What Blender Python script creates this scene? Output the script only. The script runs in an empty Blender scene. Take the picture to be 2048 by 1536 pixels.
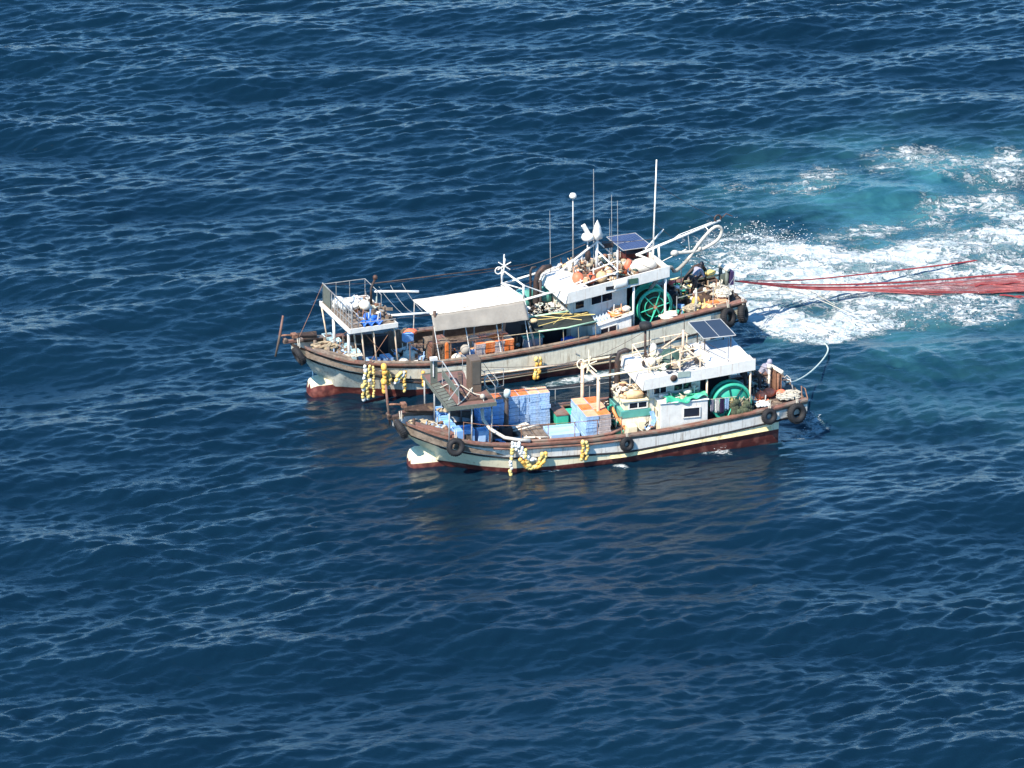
import bpy, bmesh, math, random
import numpy as np
from math import sin, cos, pi, radians, sqrt, hypot, atan2
from mathutils import Vector, Matrix
random.seed(11); RNG = np.random.default_rng(7)
sc = bpy.context.scene
COL = sc.collection
# ---------------------------------------------------------------- camera
PITCH = radians(21.5); DIST = 237.6
cam_data = bpy.data.cameras.new("camera"); cam = bpy.data.objects.new("camera", cam_data); COL.objects.link(cam)
cam_data.sensor_width = 36; cam_data.lens = 171.26; cam_data.clip_start = 1; cam_data.clip_end = 20000
cam.location = (0, -DIST*cos(PITCH), DIST*sin(PITCH)); cam.rotation_euler = (pi/2-PITCH, 0, 0)
sc.camera = cam
# ---------------------------------------------------------------- sky and sun
SUN_EL = radians(50); SUN_DIR = Vector((-0.64*cos(SUN_EL), -0.768*cos(SUN_EL), sin(SUN_EL))).normalized()
world = bpy.data.worlds.new("World"); sc.world = world; world.use_nodes = True
nt = world.node_tree; nt.nodes.clear()
sky = nt.nodes.new("ShaderNodeTexSky"); sky.sky_type = 'NISHITA'; sky.sun_disc = False
sky.sun_elevation = SUN_EL; sky.sun_rotation = atan2(SUN_DIR.x, SUN_DIR.y)
sky.altitude = 1500; sky.air_density = 1.0; sky.dust_density = 0.0; sky.ozone_density = 6.0
bg = nt.nodes.new("ShaderNodeBackground"); bg.inputs['Strength'].default_value = 0.15
wo = nt.nodes.new("ShaderNodeOutputWorld"); hs = nt.nodes.new('ShaderNodeHueSaturation'); hs.inputs['Saturation'].default_value = 1.16; hs.inputs['Hue'].default_value = .493; nt.links.new(sky.outputs[0], hs.inputs['Color']); nt.links.new(hs.outputs[0], bg.inputs[0]); nt.links.new(bg.outputs[0], wo.inputs[0])
sl = bpy.data.lights.new("sun", 'SUN'); sl.energy = 4.5; sl.angle = radians(0.5); sl.color = (1.0, 0.93, 0.82)
sun = bpy.data.objects.new("sun", sl); COL.objects.link(sun); sun.rotation_euler = SUN_DIR.to_track_quat('Z', 'Y').to_euler()
sun.location = SUN_DIR*300
sc.view_settings.view_transform = 'Standard'; sc.view_settings.look = 'None'
sc.view_settings.exposure = 0.95; sc.view_settings.gamma = 1
sc.cycles.max_bounces = 6; sc.cycles.diffuse_bounces = 2; sc.cycles.glossy_bounces = 3; sc.cycles.caustics_reflective = False
sc.cycles.caustics_refractive = False; sc.cycles.use_denoising = True

# ---------------------------------------------------------------- materials
MATS = {}
def lin(c): return tuple(c) + (1,)
def mat(name, col, rough=.6, metal=0., var=.25, scale=3., dirt=None, dirt_amt=0., streak=False, bump=0., spec=.4, col2=None, c2amt=.5, c2scale=6.):
    """worn paint / cloth / wood: a base colour with mottling, a second dirt colour in patches or vertical streaks"""
    if name in MATS: return MATS[name]
    m = bpy.data.materials.new(name); m.use_nodes = True; t = m.node_tree; N = t.nodes; L = t.links
    b = N['Principled BSDF']; b.inputs['Roughness'].default_value = rough; b.inputs['Metallic'].default_value = metal
    b.inputs['Specular IOR Level'].default_value = spec
    tc = N.new('ShaderNodeTexCoord')
    n1 = N.new('ShaderNodeTexNoise'); n1.inputs['Scale'].default_value = scale; n1.inputs['Detail'].default_value = 6; n1.inputs['Roughness'].default_value = .65
    L.new(tc.outputs['Object'], n1.inputs['Vector'])
    r = N.new('ShaderNodeMapRange'); r.inputs[1].default_value = .3; r.inputs[2].default_value = .7; r.inputs[3].default_value = 1-var; r.inputs[4].default_value = 1+var*.35
    L.new(n1.outputs[0], r.inputs[0])
    mx = N.new('ShaderNodeMix'); mx.data_type = 'RGBA'; mx.blend_type = 'MULTIPLY'; mx.inputs[0].default_value = 1
    mx.inputs[6].default_value = lin(col); oi = N.new('ShaderNodeObjectInfo'); ro = N.new('ShaderNodeMapRange'); ro.inputs[3].default_value = .84; ro.inputs[4].default_value = 1.1; L.new(oi.outputs['Random'], ro.inputs[0]); mm_ = N.new('ShaderNodeMath'); mm_.operation = 'MULTIPLY'; L.new(r.outputs[0], mm_.inputs[0]); L.new(ro.outputs[0], mm_.inputs[1])
    L.new(mm_.outputs[0], mx.inputs[7]); out = mx.outputs[2]
    if col2:
        n3 = N.new('ShaderNodeTexNoise'); n3.inputs['Scale'].default_value = c2scale; n3.inputs['Detail'].default_value = 3
        L.new(tc.outputs['Object'], n3.inputs['Vector'])
        r3 = N.new('ShaderNodeMapRange'); r3.inputs[1].default_value = 1-c2amt-.06; r3.inputs[2].default_value = 1-c2amt+.06
        L.new(n3.outputs[0], r3.inputs[0])
        m3 = N.new('ShaderNodeMix'); m3.data_type = 'RGBA'; L.new(r3.outputs[0], m3.inputs[0]); L.new(out, m3.inputs[6]); m3.inputs[7].default_value = lin(col2); out = m3.outputs[2]
    if dirt:
        mp = N.new('ShaderNodeMapping'); mp.inputs['Scale'].default_value = (9, 9, .7) if streak else (1.7, 1.7, 1.7)
        L.new(tc.outputs['Object'], mp.inputs[0])
        n2 = N.new('ShaderNodeTexNoise'); n2.inputs['Scale'].default_value = 1.0; n2.inputs['Detail'].default_value = 7; n2.inputs['Roughness'].default_value = .7
        L.new(mp.outputs[0], n2.inputs['Vector'])
        r2 = N.new('ShaderNodeMapRange'); r2.inputs[1].default_value = .62-dirt_amt*.22; r2.inputs[2].default_value = .74-dirt_amt*.12
        r2.inputs[4].default_value = min(1, .45+dirt_amt*.5)
        L.new(n2.outputs[0], r2.inputs[0])
        m2 = N.new('ShaderNodeMix'); m2.data_type = 'RGBA'; L.new(r2.outputs[0], m2.inputs[0]); L.new(out, m2.inputs[6]); m2.inputs[7].default_value = lin(dirt); out = m2.outputs[2]
    L.new(out, b.inputs['Base Color'])
    if bump:
        bp = N.new('ShaderNodeBump'); bp.inputs['Strength'].default_value = bump; bp.inputs['Distance'].default_value = .05
        n4 = N.new('ShaderNodeTexNoise'); n4.inputs['Scale'].default_value = scale*4; n4.inputs['Detail'].default_value = 4
        L.new(tc.outputs['Object'], n4.inputs['Vector']); L.new(n4.outputs[0], bp.inputs['Height']); L.new(bp.outputs[0], b.inputs['Normal'])
    MATS[name] = m; return m
RUST = (.13, .05, .022)
M_ = dict(
 white=mat('white_paint', (.86, .83, .75), .4, var=.16, dirt=(.40, .26, .15), dirt_amt=.33, streak=True),
 whiteclean=mat('bright_white_paint', (.84, .80, .72), .4, var=.14, dirt=(.46, .31, .19), dirt_amt=.30, streak=True),
 cream=mat('cream_paint', (.88, .77, .52), .4, var=.12, dirt=(.35, .22, .10), dirt_amt=.3, streak=True),
 creamdirty=mat('stained_cream_paint', (.80, .73, .56), .5, var=.22, dirt=(.30, .20, .11), dirt_amt=.42, streak=True),
 hullgrey=mat('hull_white_paint', (.78, .74, .66), .35, var=.18, dirt=(.25, .17, .11), dirt_amt=.42, streak=True),
 hulldirty=mat('hull_dirty_paint', (.64, .61, .50), .45, var=.25, dirt=(.16, .12, .08), dirt_amt=.5, streak=True),
 yellowstrip=mat('yellowed_cream_paint', (.84, .68, .34), .4, var=.15, dirt=(.10, .06, .03), dirt_amt=.5),
 antifoul=mat('red_antifouling_paint', (.135, .030, .024), .55, var=.35, dirt=(.05, .02, .018), dirt_amt=.5, col2=(.22, .07, .05), c2amt=.42, c2scale=2.5),
 black=mat('black_strake', (.018, .015, .016), .6, var=.4),
 brownrail=mat('brown_painted_wood', (.25, .12, .085), .6, var=.4, scale=5, dirt=(.07, .045, .03), dirt_amt=.55, col2=(.20, .15, .115), c2amt=.47, c2scale=1.6),
 greywood=mat('weathered_wood', (.26, .20, .15), .8, var=.45, scale=6, dirt=(.07, .05, .035), dirt_amt=.6),
 darkwood=mat('dark_wet_wood', (.105, .065, .048), .7, var=.5, scale=6, dirt=(.03, .02, .018), dirt_amt=.5, col2=(.24,.16,.09), c2amt=.35, c2scale=3.),
 deck=mat('deck_paint', (.16, .12, .10), .6, var=.5, scale=3, dirt=(.04, .03, .03), dirt_amt=.7, col2=(.30, .24, .18), c2amt=.4),
 platform=mat('red_oxide_deck', (.23, .125, .10), .7, var=.2, scale=2.5, dirt=(.10, .06, .04), dirt_amt=.45),
 rope=mat('beige_rope', (.52, .42, .28), .9, var=.4, scale=20, bump=.3),
 ropewhite=mat('white_rope', (.64, .59, .48), .9, var=.45, scale=20, bump=.3),
 ropeteal=mat('pale_teal_hose', (.62, .70, .60), .6, var=.2),
 blue=mat('blue_crate_plastic', (.27, .50, .86), .45, var=.2, scale=2, dirt=(.25, .27, .3), dirt_amt=.4),
 bluelight=mat('pale_blue_plastic', (.40, .58, .82), .45, var=.2, scale=2, dirt=(.34, .36, .38), dirt_amt=.45),
 orange=mat('orange_crate_plastic', (.88, .22, .05), .45, var=.35, scale=3.5, dirt=(.62, .34, .2), dirt_amt=.4),
 peach=mat('faded_orange_plastic', (.84, .46, .26), .5, var=.25, scale=2.5),
 crategrey=mat('faded_pink_crate_plastic', (.60, .50, .46), .6, var=.3, scale=4),
 teal=mat('teal_green_paint', (.05, .46, .30), .4, var=.2, dirt=(.03, .16, .10), dirt_amt=.25),
 tealcab=mat('teal_band_paint', (.12, .40, .34), .4, var=.2, dirt=(.1, .15, .1), dirt_amt=.3),
 tarpgreen=mat('green_tarpaulin', (.06, .46, .27), .45, var=.25, scale=2.5, dirt=(.25, .5, .38), dirt_amt=.3, bump=.4),
 olivenet=mat('olive_netting', (.11, .13, .075), .95, var=.6, scale=12, dirt=(.03, .03, .02), dirt_amt=.7, bump=.8),
 meshgreen=mat('grey_green_mesh', (.15, .165, .135), .7, var=.3, scale=8),
 rubber=mat('black_rubber', (.022, .021, .022), .75, var=.4, scale=4, dirt=(.08, .075, .07), dirt_amt=.35),
 darksteel=mat('dark_sooty_steel', (.055, .043, .04), .6, var=.5, scale=5, dirt=RUST, dirt_amt=.5),
 steel=mat('galvanised_steel', (.48, .47, .44), .5, metal=.3, var=.3, dirt=RUST, dirt_amt=.3),
 rust=mat('rusty_steel', (.30, .15, .09), .8, var=.5, scale=6, dirt=(.08, .04, .03), dirt_amt=.5),
 cabinet=mat('brown_fibreglass', (.15, .11, .08), .6, var=.25, scale=2.5, dirt=(.10, .07, .05), dirt_amt=.4, streak=True),
 beigepole=mat('peach_painted_pipe', (.80, .60, .42), .5, var=.2, dirt=(.35, .2, .12), dirt_amt=.3),
 whitepole=mat('white_painted_pipe', (.86, .84, .78), .4, var=.15, dirt=(.4, .25, .15), dirt_amt=.2),
 glass=mat('dark_window_glass', (.02, .022, .03), .08, var=.2, spec=.8),
 dark=mat('shade_and_dark_parts', (.03, .027, .03), .8, var=.3),  # carries the shade under the roofs as colour; eyes and casing use it too
 greyroof=mat('grey_roof_paint', (.52, .54, .57), .5, var=.15, dirt=(.3, .28, .25), dirt_amt=.3),
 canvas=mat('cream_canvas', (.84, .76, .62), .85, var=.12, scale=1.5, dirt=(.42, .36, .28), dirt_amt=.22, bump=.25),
 canvasgrey=mat('soiled_shaded_canvas', (.37, .33, .275), .85, var=.2, scale=1.5, dirt=(.35, .30, .24), dirt_amt=.4, bump=.25),  # canvas greyed for the awning flap's shade, plus soiling; one sack shares it
 solar=None, shade=mat('black_shade_net', (.03, .038, .034), .9, var=.3),
 yellow=mat('yellow_float_plastic', (.90, .66, .22), .4, var=.15, scale=8, dirt=(.7, .55, .3), dirt_amt=.2),
 yelloworange=mat('orange_yellow_float', (.90, .48, .10), .4, var=.15, scale=8, dirt=(.8, .6, .35), dirt_amt=.2),
 whitefloat=mat('white_float_plastic', (.85, .83, .76), .5, var=.15, scale=8),
 buoyred=mat('faded_red_buoy', (.86, .20, .10), .5, var=.25, scale=3, dirt=(.8, .4, .25), dirt_amt=.3),
 netpink=mat('faded_red_webbing', (.42, .13, .12), .9, var=.4, scale=2), netred=mat('dark_red_netting', (.30, .04, .045), .85, var=.4, scale=3, bump=.5),
 skin=mat('tanned_skin', (.42, .23, .15), .6, var=.1), hoodgrey=mat('grey_hooded_cloth', (.33, .32, .39), .85, var=.25, scale=6),
 capwhite=mat('pale_cap_cloth', (.72, .70, .66), .8, var=.2), trousers=mat('dark_brown_trousers', (.10, .08, .075), .85, var=.3),
 boots=mat('white_rubber_boots', (.75, .75, .78), .5, var=.15), blackcloth=mat('black_oilskin', (.025, .026, .035), .5, var=.3),
 brownjacket=mat('brown_camouflage_cloth', (.30, .22, .14), .85, var=.5, scale=14), redcap=mat('red_cap_cloth', (.75, .12, .10), .8, var=.2),
 hosegrey=mat('grey_corrugated_hose', (.38, .35, .30), .7, var=.3, scale=10), hoseorange=mat('orange_rubber_hose', (.74, .27, .09), .5, var=.2),
 bluecloth=mat('blue_tarpaulin', (.03, .16, .62), .5, var=.35, scale=4, bump=.5), bottle=mat('clear_blue_bottle_plastic', (.60, .70, .82), .15, var=.2, spec=.8),
 pebble=mat('pale_sacking', (.80, .72, .58), .9, var=.25, scale=4, bump=.5), olivedark=mat('dark_green_tank', (.05, .10, .08), .5, var=.4),
 purple=mat('dark_purple_cloth', (.05, .03, .10), .8, var=.3), oliveposts=mat('grey_green_paint', (.17, .20, .165), .6, var=.4, dirt=RUST, dirt_amt=.3),
 pipewhite=mat('off_white_corrugated_duct', (.58, .54, .46), .6, var=.25, scale=10), tan=mat('tan_canvas_roll', (.78, .52, .28), .8, var=.25, scale=5),
)
def solar_mat():
    m = bpy.data.materials.new('solar_cells'); m.use_nodes = True; t = m.node_tree; N = t.nodes; L = t.links; b = N['Principled BSDF']
    tc = N.new('ShaderNodeTexCoord'); br = N.new('ShaderNodeTexBrick'); br.offset = 0; br.inputs['Scale'].default_value = 1
    br.inputs['Brick Width'].default_value = .16; br.inputs['Row Height'].default_value = .16; br.inputs['Mortar Size'].default_value = .006
    br.inputs['Color1'].default_value = (.035, .042, .10, 1); br.inputs['Color2'].default_value = (.042, .05, .115, 1); br.inputs['Mortar'].default_value = (.09, .10, .16, 1)
    L.new(tc.outputs['Object'], br.inputs['Vector']); L.new(br.outputs[0], b.inputs['Base Color']); b.inputs['Roughness'].default_value = .25
    return m
M_['solar'] = solar_mat()
M_['solargrey'] = mat('grey_solar_cells', (.028, .032, .045), .35, var=.2, scale=2)

# ---------------------------------------------------------------- the sea
def spectrum_tile(n=2048, Lt=128., wind=radians(-78)):
    k1 = 2*pi*np.fft.fftfreq(n, Lt/n)
    kx, ky = np.meshgrid(k1, k1, indexing='xy'); k = np.hypot(kx, ky); k[0, 0] = 1
    th = np.arctan2(ky, kx); z = RNG.standard_normal((n, n)) + 1j*RNG.standard_normal((n, n))
    lam = 2*pi/k
    def band(l0, w, s, d, p):      # log-normal ridge of slope variance around wavelength l0
        c = np.cos(th-d); dirn = (np.maximum(c, 0)**p) + .07*np.abs(c)**2
        return s*np.exp(-.5*(np.log(lam/l0)/w)**2)*dirn
    big = band(14., .32, .07, wind+.22, 6) + band(6.5, .35, .10, wind-.35, 5)
    small = band(2.4, .40, .13, wind+.36, 8) + band(1.05, .42, .19, wind+.26, 5) + band(1.6, .4, .06, wind-.45, 6) + band(.50, .45, .22, wind+.15, 3)
    out = []
    for P in (big, small):
        A = P/(k*k)                      # slope -> height (amplitude), and one power for the 2D density
        A[0, 0] = 0; A[lam < .16] = 0; A[lam > 40] = 0
        H = A*z; h = np.fft.ifft2(H).real
        # normalise to the wanted slope
        sx = np.fft.ifft2(1j*kx*H).real; sy = np.fft.ifft2(1j*ky*H).real; s = np.sqrt((sx**2+sy**2).mean())
        dx = np.fft.ifft2(1j*kx/k*H).real; dy = np.fft.ifft2(1j*ky/k*H).real
        out.append((h/s, dx/s, dy/s))
    return out
def sample(T, x, y, Lt=128.):
    n = T.shape[0]; u = (x/Lt*n) % n; v = (y/Lt*n) % n
    i = np.floor(u).astype(np.int64); j = np.floor(v).astype(np.int64); fu = u-i; fv = v-j
    i %= n; j %= n; i2 = (i+1) % n; j2 = (j+1) % n
    return (T[j, i]*(1-fu)*(1-fv)+T[j, i2]*fu*(1-fv)+T[j2, i]*(1-fu)*fv+T[j2, i2]*fu*fv)
FOAM = dict(
 core=[(11.3,12.8,1.4,1.0),(12.7,13.5,2.2,1.0),(14.8,13.9,3.6,.9),(17.4,14.6,4.6,.86),(20.1,15.4,5.2,.76),(23.2,16.1,5.8,.68),(27.3,15.8,6,.55),(60,17,8,.4)],
 upper=[(11.7,15.8,1.6,.7),(12.6,18.8,2.0,.75),(14.1,19.2,2.4,.9),(15.6,18.0,2.2,.95),(17.6,17.6,2.0,.95),(19.7,17.6,2,.9),(21.9,18.8,2.5,.8),(24.6,20.1,3.2,.8),(27.8,20.7,3.4,.82),(60,24,5,.5)],
 lower=[(11.6,11.0,1.4,.85),(12.6,9.7,2.0,1),(13.8,8.8,2.0,1),(15.5,8.0,1.6,.95),(16.8,8.8,1.8,.9),(18.2,10.6,2.2,.8),(20.5,11.0,2.5,.65),(23.9,11.7,3,.55),(26.5,12.4,3,.45)],
 lowedge=[(11.9,7.0,.8,.55),(13.9,6.6,.9,.75),(15.6,5.9,1.0,.85),(16.7,7.0,1.0,.85),(18.6,8.8,1.2,.65),(21.6,9.4,1.5,.55),(24.4,8.8,1.6,.4)],
 spray=[(10.7,14.6,1.3,.5),(11.1,17.6,2.0,.62),(11.7,19.9,2.6,.6),(12.6,21.5,2.4,.5),(14.1,20.7,2.0,.5),(15.6,19.6,1.5,.4)],
 thin1=[(12.1,28.3,1.2,.3),(14.5,28.5,1.6,.4),(15.9,28.3,1.2,.5),(16.8,30.0,1.6,.6),(17.7,31.6,1.6,.5),(18.5,31.2,1.6,.35)],
 thin2=[(20.8,32.5,2,.45),(22.3,34.2,2.4,.55),(24.2,33.9,2.4,.55),(25.7,31.6,2.4,.5),(26.1,29.5,2,.5),(27.8,33.8,2.2,.68),(30,32.5,2.5,.68)],
 thin3=[(16.8,21.5,1.5,.5),(19.0,22.1,1.5,.6),(20.7,23.5,1.4,.5),(22.7,25.1,1.5,.55),(23.6,26.7,1.6,.6),(25.2,26.3,1.6,.45)],
 thin4=[(26.1,27.5,1.5,.6),(26.5,25.9,1.8,.7),(27.2,24.7,1.8,.65),(28.2,24.7,1.8,.6)],
 between=[(.9,-.7,.4,.4),(2.1,-.1,.5,.55),(3.3,.5,.6,.6),(4.8,1.3,.6,.6),(6.6,2.6,.7,.6),(8.8,3.8,.7,.6),(10.6,5.3,.8,.6)],
 sp1=[(9.1,-8.6,.45,.42),(9.6,-8.3,.5,.55),(10.1,-8.8,.45,.38)], sp2=[(4.8,-10.2,.2,.4),(5.2,-10.3,.22,.5),(5.4,-10.6,.2,.3)],
 sp3=[(14.0,-3.7,.4,.5),(14.4,-4.4,.5,.6),(14.7,-5.2,.45,.6),(13.7,-6.5,.4,.4)])
AERATED = dict(
 a1=[(12.8,24.7,4,.15),(16,26.7,5.5,.5),(18.8,27.1,6.5,.9),(22.3,27.9,8,1),(25.8,27.1,8,1),(29.0,27.1,8,1),(60,29,12,.8)],
 a2=[(11.8,14.6,4,1),(14.9,14.6,6,1),(18.8,15.4,7,1),(22.8,16.9,8,1),(28.1,17.6,8,1),(60,18,12,.8)],
 a3=[(11.7,7.0,2,.6),(14.5,7.4,3,.8),(18.3,8.1,5,.7),(21.9,6.7,7,.6),(26.4,6.0,8,.6)],
 a4=[(20.3,1.9,6,.35),(22.9,1.2,6,.4),(25.8,.5,6,.4)])
def strokes(D, x, y, soft=1.0):
    """how strongly soft-edged strokes (x, y, half width, strength) cover each point"""
    out = np.zeros_like(x)
    for pts in D.values():
        for (x0, y0, w0, s0), (x1, y1, w1, s1) in zip(pts[:-1], pts[1:]):
            dx, dy = x1-x0, y1-y0; L2 = dx*dx+dy*dy
            t = np.clip(((x-x0)*dx+(y-y0)*dy)/L2, 0, 1); w = w0+(w1-w0)*t; s = s0+(s1-s0)*t
            d = np.hypot(x-x0-dx*t, y-y0-dy*t)/w
            out = np.maximum(out, s*np.exp(-(d**2.4)*.75*soft))
    return out
def axis(lo, hi, step, far, ratio=1.16):
    c = list(np.arange(lo, hi+1e-6, step)); a = []; s = step; p = lo
    while p > -far: s *= ratio; p -= s; a.append(p)
    b = []; s = step; p = c[-1]
    while p < far: s *= ratio; p += s; b.append(p)
    return np.array(a[::-1]+c+b)
NBO = (-4.888, -10.466, radians(16.5)); FBO = (-9.918, -1.456, radians(22))
def build_sea():
    (hb, dxb, dyb), (hs, dxs, dys) = spectrum_tile()
    ax = axis(-34, 34, .085, 9000); ay = axis(-46, 68, .095, 9000)
    X, Y = np.meshgrid(ax, ay); nx, ny = len(ax), len(ay)
    far = np.clip((np.maximum(np.abs(X)-34, 0)+np.maximum(np.abs(Y-11)-57, 0))/60, 0, 1)
    foam = strokes(FOAM, X, Y); aer = strokes(AERATED, X, Y, .9)
    # calm water beside the two hulls and in the boiling wake
    def boatbox(o, L, B, x0=0):
        lx = (X-o[0])*cos(o[2])+(Y-o[1])*sin(o[2]); ly = -(X-o[0])*sin(o[2])+(Y-o[1])*cos(o[2])
        return lx, ly
    lx, ly = boatbox(NBO, 18, 4.6)
    lee = np.exp(-(np.maximum(np.maximum(-lx, lx-17.5), 0)/3.0)**2)*np.exp(-(np.maximum(-ly-2, 0)/11.0)**2)*(ly < 8)
    lx2, ly2 = boatbox(FBO, 22, 4.6)
    lee = np.maximum(lee, .9*np.exp(-(np.maximum(np.maximum(-lx2, lx2-21), 0)/2.0)**2)*np.exp(-(np.maximum(-ly2-2, 0)/3.5)**2)*(ly2 < 3))
    near_hull = np.exp(-(np.maximum(np.maximum(-lx, lx-17.5), 0)/1.5)**2-(np.maximum(np.abs(ly)-2.2, 0)/1.5)**2)+np.exp(-(np.maximum(np.maximum(-lx2, lx2-21), 0)/1.5)**2-(np.maximum(np.abs(ly2)-2.2, 0)/1.5)**2)
    near_hull = np.clip(near_hull, 0, 1)
    edge = np.maximum(np.exp(-((np.abs(ly)-2.2)/.28)**2)*(lx > 2.5)*(lx < 17.8), np.exp(-((np.abs(ly2)-2.2)/.3)**2)*(lx2 > 2.5)*(lx2 < 20.6))
    edge = np.maximum(edge, np.exp(-((lx-17.9)/.5)**2)*(np.abs(ly) < 2)*1.1)
    foam = np.maximum(foam, .36*edge*(.55+.6*np.sin(lx*1.7)*np.sin(lx*.61+1)))
    patch = .88+.20*np.sin(X*.11+Y*.07+1.3)*np.sin(Y*.13-X*.05+.4)
    sB = .102*(1-.55*near_hull)*(1-.3*lee)*(1-.45*aer)
    sS = .315*patch*(1-.60*lee)*(1-.55*np.clip(aer*1.3, 0, 1))*(1-far*.6)
    lowy = np.clip((-8-Y)/40, 0, 1); sS = sS*(1+.18*lowy)
    hB = sample(hb, X, Y); hS = sample(hs, X, Y)
    Z = hB*sB+hS*sS
    # rings spreading from the turning stern
    rx, ry = 11.2, -3.6; R = np.hypot(X-rx, (Y-ry)); ang = np.arctan2(Y-ry, X-rx)
    ringm = np.exp(-((R-8.5)/4.6)**2)*np.exp(-((ang-.12)/.75)**2)
    Z = Z*(1-.5*ringm)+.05*np.sin(R*2*pi/1.5+1.2*hB)*ringm+.028*np.sin(R*2*pi/.83+.6)*ringm
    # churned lumps in the wake
    lump = sample(hs, X*1.9+31, Y*1.9+17)/1.9; lump2 = sample(hs, X*.8+7, -Y*.8+3)/.8
    Z += foam*(.50*lump+.30*np.abs(lump2))*.8
    Z += .10*aer*sample(hb, X*1.6+50, Y*1.6)/1.6
    CH = .3
    XX = X+(sample(dxb, X, Y)*sB+sample(dxs, X, Y)*sS)*-CH*(1-far)
    YY = Y+(sample(dyb, X, Y)*sB+sample(dys, X, Y)*sS)*-CH*(1-far)
    Z *= (1-far)
    me = bpy.data.meshes.new("water"); nv = nx*ny
    co = np.stack([XX, YY, Z], -1).astype(np.float32).reshape(-1)
    idx = np.arange(nv).reshape(ny, nx)
    q = np.stack([idx[:-1, :-1], idx[:-1, 1:], idx[1:, 1:], idx[1:, :-1]], -1).reshape(-1).astype(np.int32)
    nf = (nx-1)*(ny-1)
    me.vertices.add(nv); me.vertices.foreach_set('co', co); me.loops.add(len(q)); me.loops.foreach_set('vertex_index', q)
    me.polygons.add(nf); me.polygons.foreach_set('loop_start', np.arange(0, nf*4, 4, dtype=np.int32)); me.polygons.foreach_set('loop_total', np.full(nf, 4, np.int32))
    me.polygons.foreach_set('use_smooth', np.ones(nf, bool))
    me.update()
    for nm, arr in (('foam', foam), ('aerated', aer), ('lee', lee)):
        a = me.attributes.new(nm, 'FLOAT', 'POINT'); a.data.foreach_set('value', arr.astype(np.float32).reshape(-1))
    me.materials.append(water_material())
    o = bpy.data.objects.new("water", me); COL.objects.link(o); o['kind'] = 'structure'; o['label'] = 'deep blue choppy sea with a white and turquoise wake'
    def height(x, y):
        x = np.array([x], float); y = np.array([y], float); return float((sample(hb, x, y)*.1+sample(hs, x, y)*.1)[0])
    return o
def water_material():
    m = bpy.data.materials.new('sea_water'); m.use_nodes = True; t = m.node_tree; N = t.nodes; L = t.links; b = N['Principled BSDF']
    tc = N.new('ShaderNodeTexCoord')
    def noise(scale, det=5, rough=.6, dist=0., vec=None, nd='3D'):
        n = N.new('ShaderNodeTexNoise'); n.inputs['Scale'].default_value = scale; n.inputs['Detail'].default_value = det
        n.inputs['Roughness'].default_value = rough; n.inputs['Distortion'].default_value = dist
        L.new(vec or tc.outputs['Object'], n.inputs['Vector']); return n.outputs[0]
    def math_(op, a, b_=None, clamp=False):
        n = N.new('ShaderNodeMath'); n.operation = op; n.use_clamp = clamp
        for i, v in enumerate((a, b_)):
            if v is None: continue
            if isinstance(v, (int, float)): n.inputs[i].default_value = v
            else: L.new(v, n.inputs[i])
        return n.outputs[0]
    def rng(v, a, b_, c=0., d=1.):
        n = N.new('ShaderNodeMapRange'); n.clamp = True; L.new(v, n.inputs[0])
        for i, x in enumerate((a, b_, c, d)):
            if isinstance(x, (int, float)): n.inputs[i+1].default_value = x
            else: L.new(x, n.inputs[i+1])
        return n.outputs[0]
    def mixc(f, a, b_):
        n = N.new('ShaderNodeMix'); n.data_type = 'RGBA'
        if isinstance(f, float): n.inputs[0].default_value = f
        else: L.new(f, n.inputs[0])
        for i, v in ((6, a), (7, b_)):
            if isinstance(v, tuple): n.inputs[i].default_value = lin(v)
            else: L.new(v, n.inputs[i])
        return n.outputs[2]
    af = N.new('ShaderNodeAttribute'); af.attribute_name = 'foam'; aa = N.new('ShaderNodeAttribute'); aa.attribute_name = 'aerated'
    foam, aer = af.outputs['Fac'], aa.outputs['Fac']
    # lacy foam: ridged, warped noise at three sizes compared with the local density
    wrp = N.new('ShaderNodeTexNoise'); wrp.inputs['Scale'].default_value = .8; wrp.inputs['Detail'].default_value = 4; L.new(tc.outputs['Object'], wrp.inputs['Vector'])
    vm = N.new('ShaderNodeVectorMath'); vm.operation = 'MULTIPLY_ADD'; L.new(wrp.outputs['Color'], vm.inputs[0]); vm.inputs[1].default_value = (2.2, 2.2, 2.2); L.new(tc.outputs['Object'], vm.inputs[2])
    fl = N.new('ShaderNodeMapping'); fl.inputs['Scale'].default_value = (.5, 1.1, 1.); fl.inputs['Rotation'].default_value = (0, 0, -.2); L.new(vm.outputs[0], fl.inputs[0])
    def ridge(scale, det=3):
        n = noise(scale, det, .6, 0, fl.outputs[0]); a = math_('ABSOLUTE', math_('SUBTRACT', n, .5)); return math_('SUBTRACT', 1., math_('MULTIPLY', a, 5.0), True)
    r1, r2, r3 = ridge(.42), ridge(1.1), ridge(2.8)
    big = noise(.35, 3)
    lace = math_('ADD', math_('ADD', math_('MULTIPLY', r1, .24), math_('MULTIPLY', r2, .34)), math_('MULTIPLY', r3, .36))
    lace = math_('ADD', lace, math_('MULTIPLY', math_('SUBTRACT', big, .5), .9))
    thr = rng(foam, .1, .95, .98, .25)
    ff = rng(math_('SUBTRACT', lace, thr), -.04, .22)
    ff = math_('MULTIPLY', ff, rng(foam, .1, .25))
    veil = math_('MULTIPLY', rng(foam, .55, 1.), rng(noise(1.2, 6, .7, 0, vm.outputs[0]), .36, .66, .1, .7))
    ff2 = math_('MAXIMUM', ff, veil)
    deep = mixc(rng(noise(.05, 2), .35, .65), (.0020, .0120, .0245), (.0026, .0150, .0295))
    turq = mixc(rng(noise(.28, 4, .6, 0, vm.outputs[0]), .35, .68), (.008, .060, .085), (.055, .21, .23))
    aerf = math_('MULTIPLY', aer, rng(noise(.16, 4, .6, 0, vm.outputs[0]), .34, .62, .25, 1.0))
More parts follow.
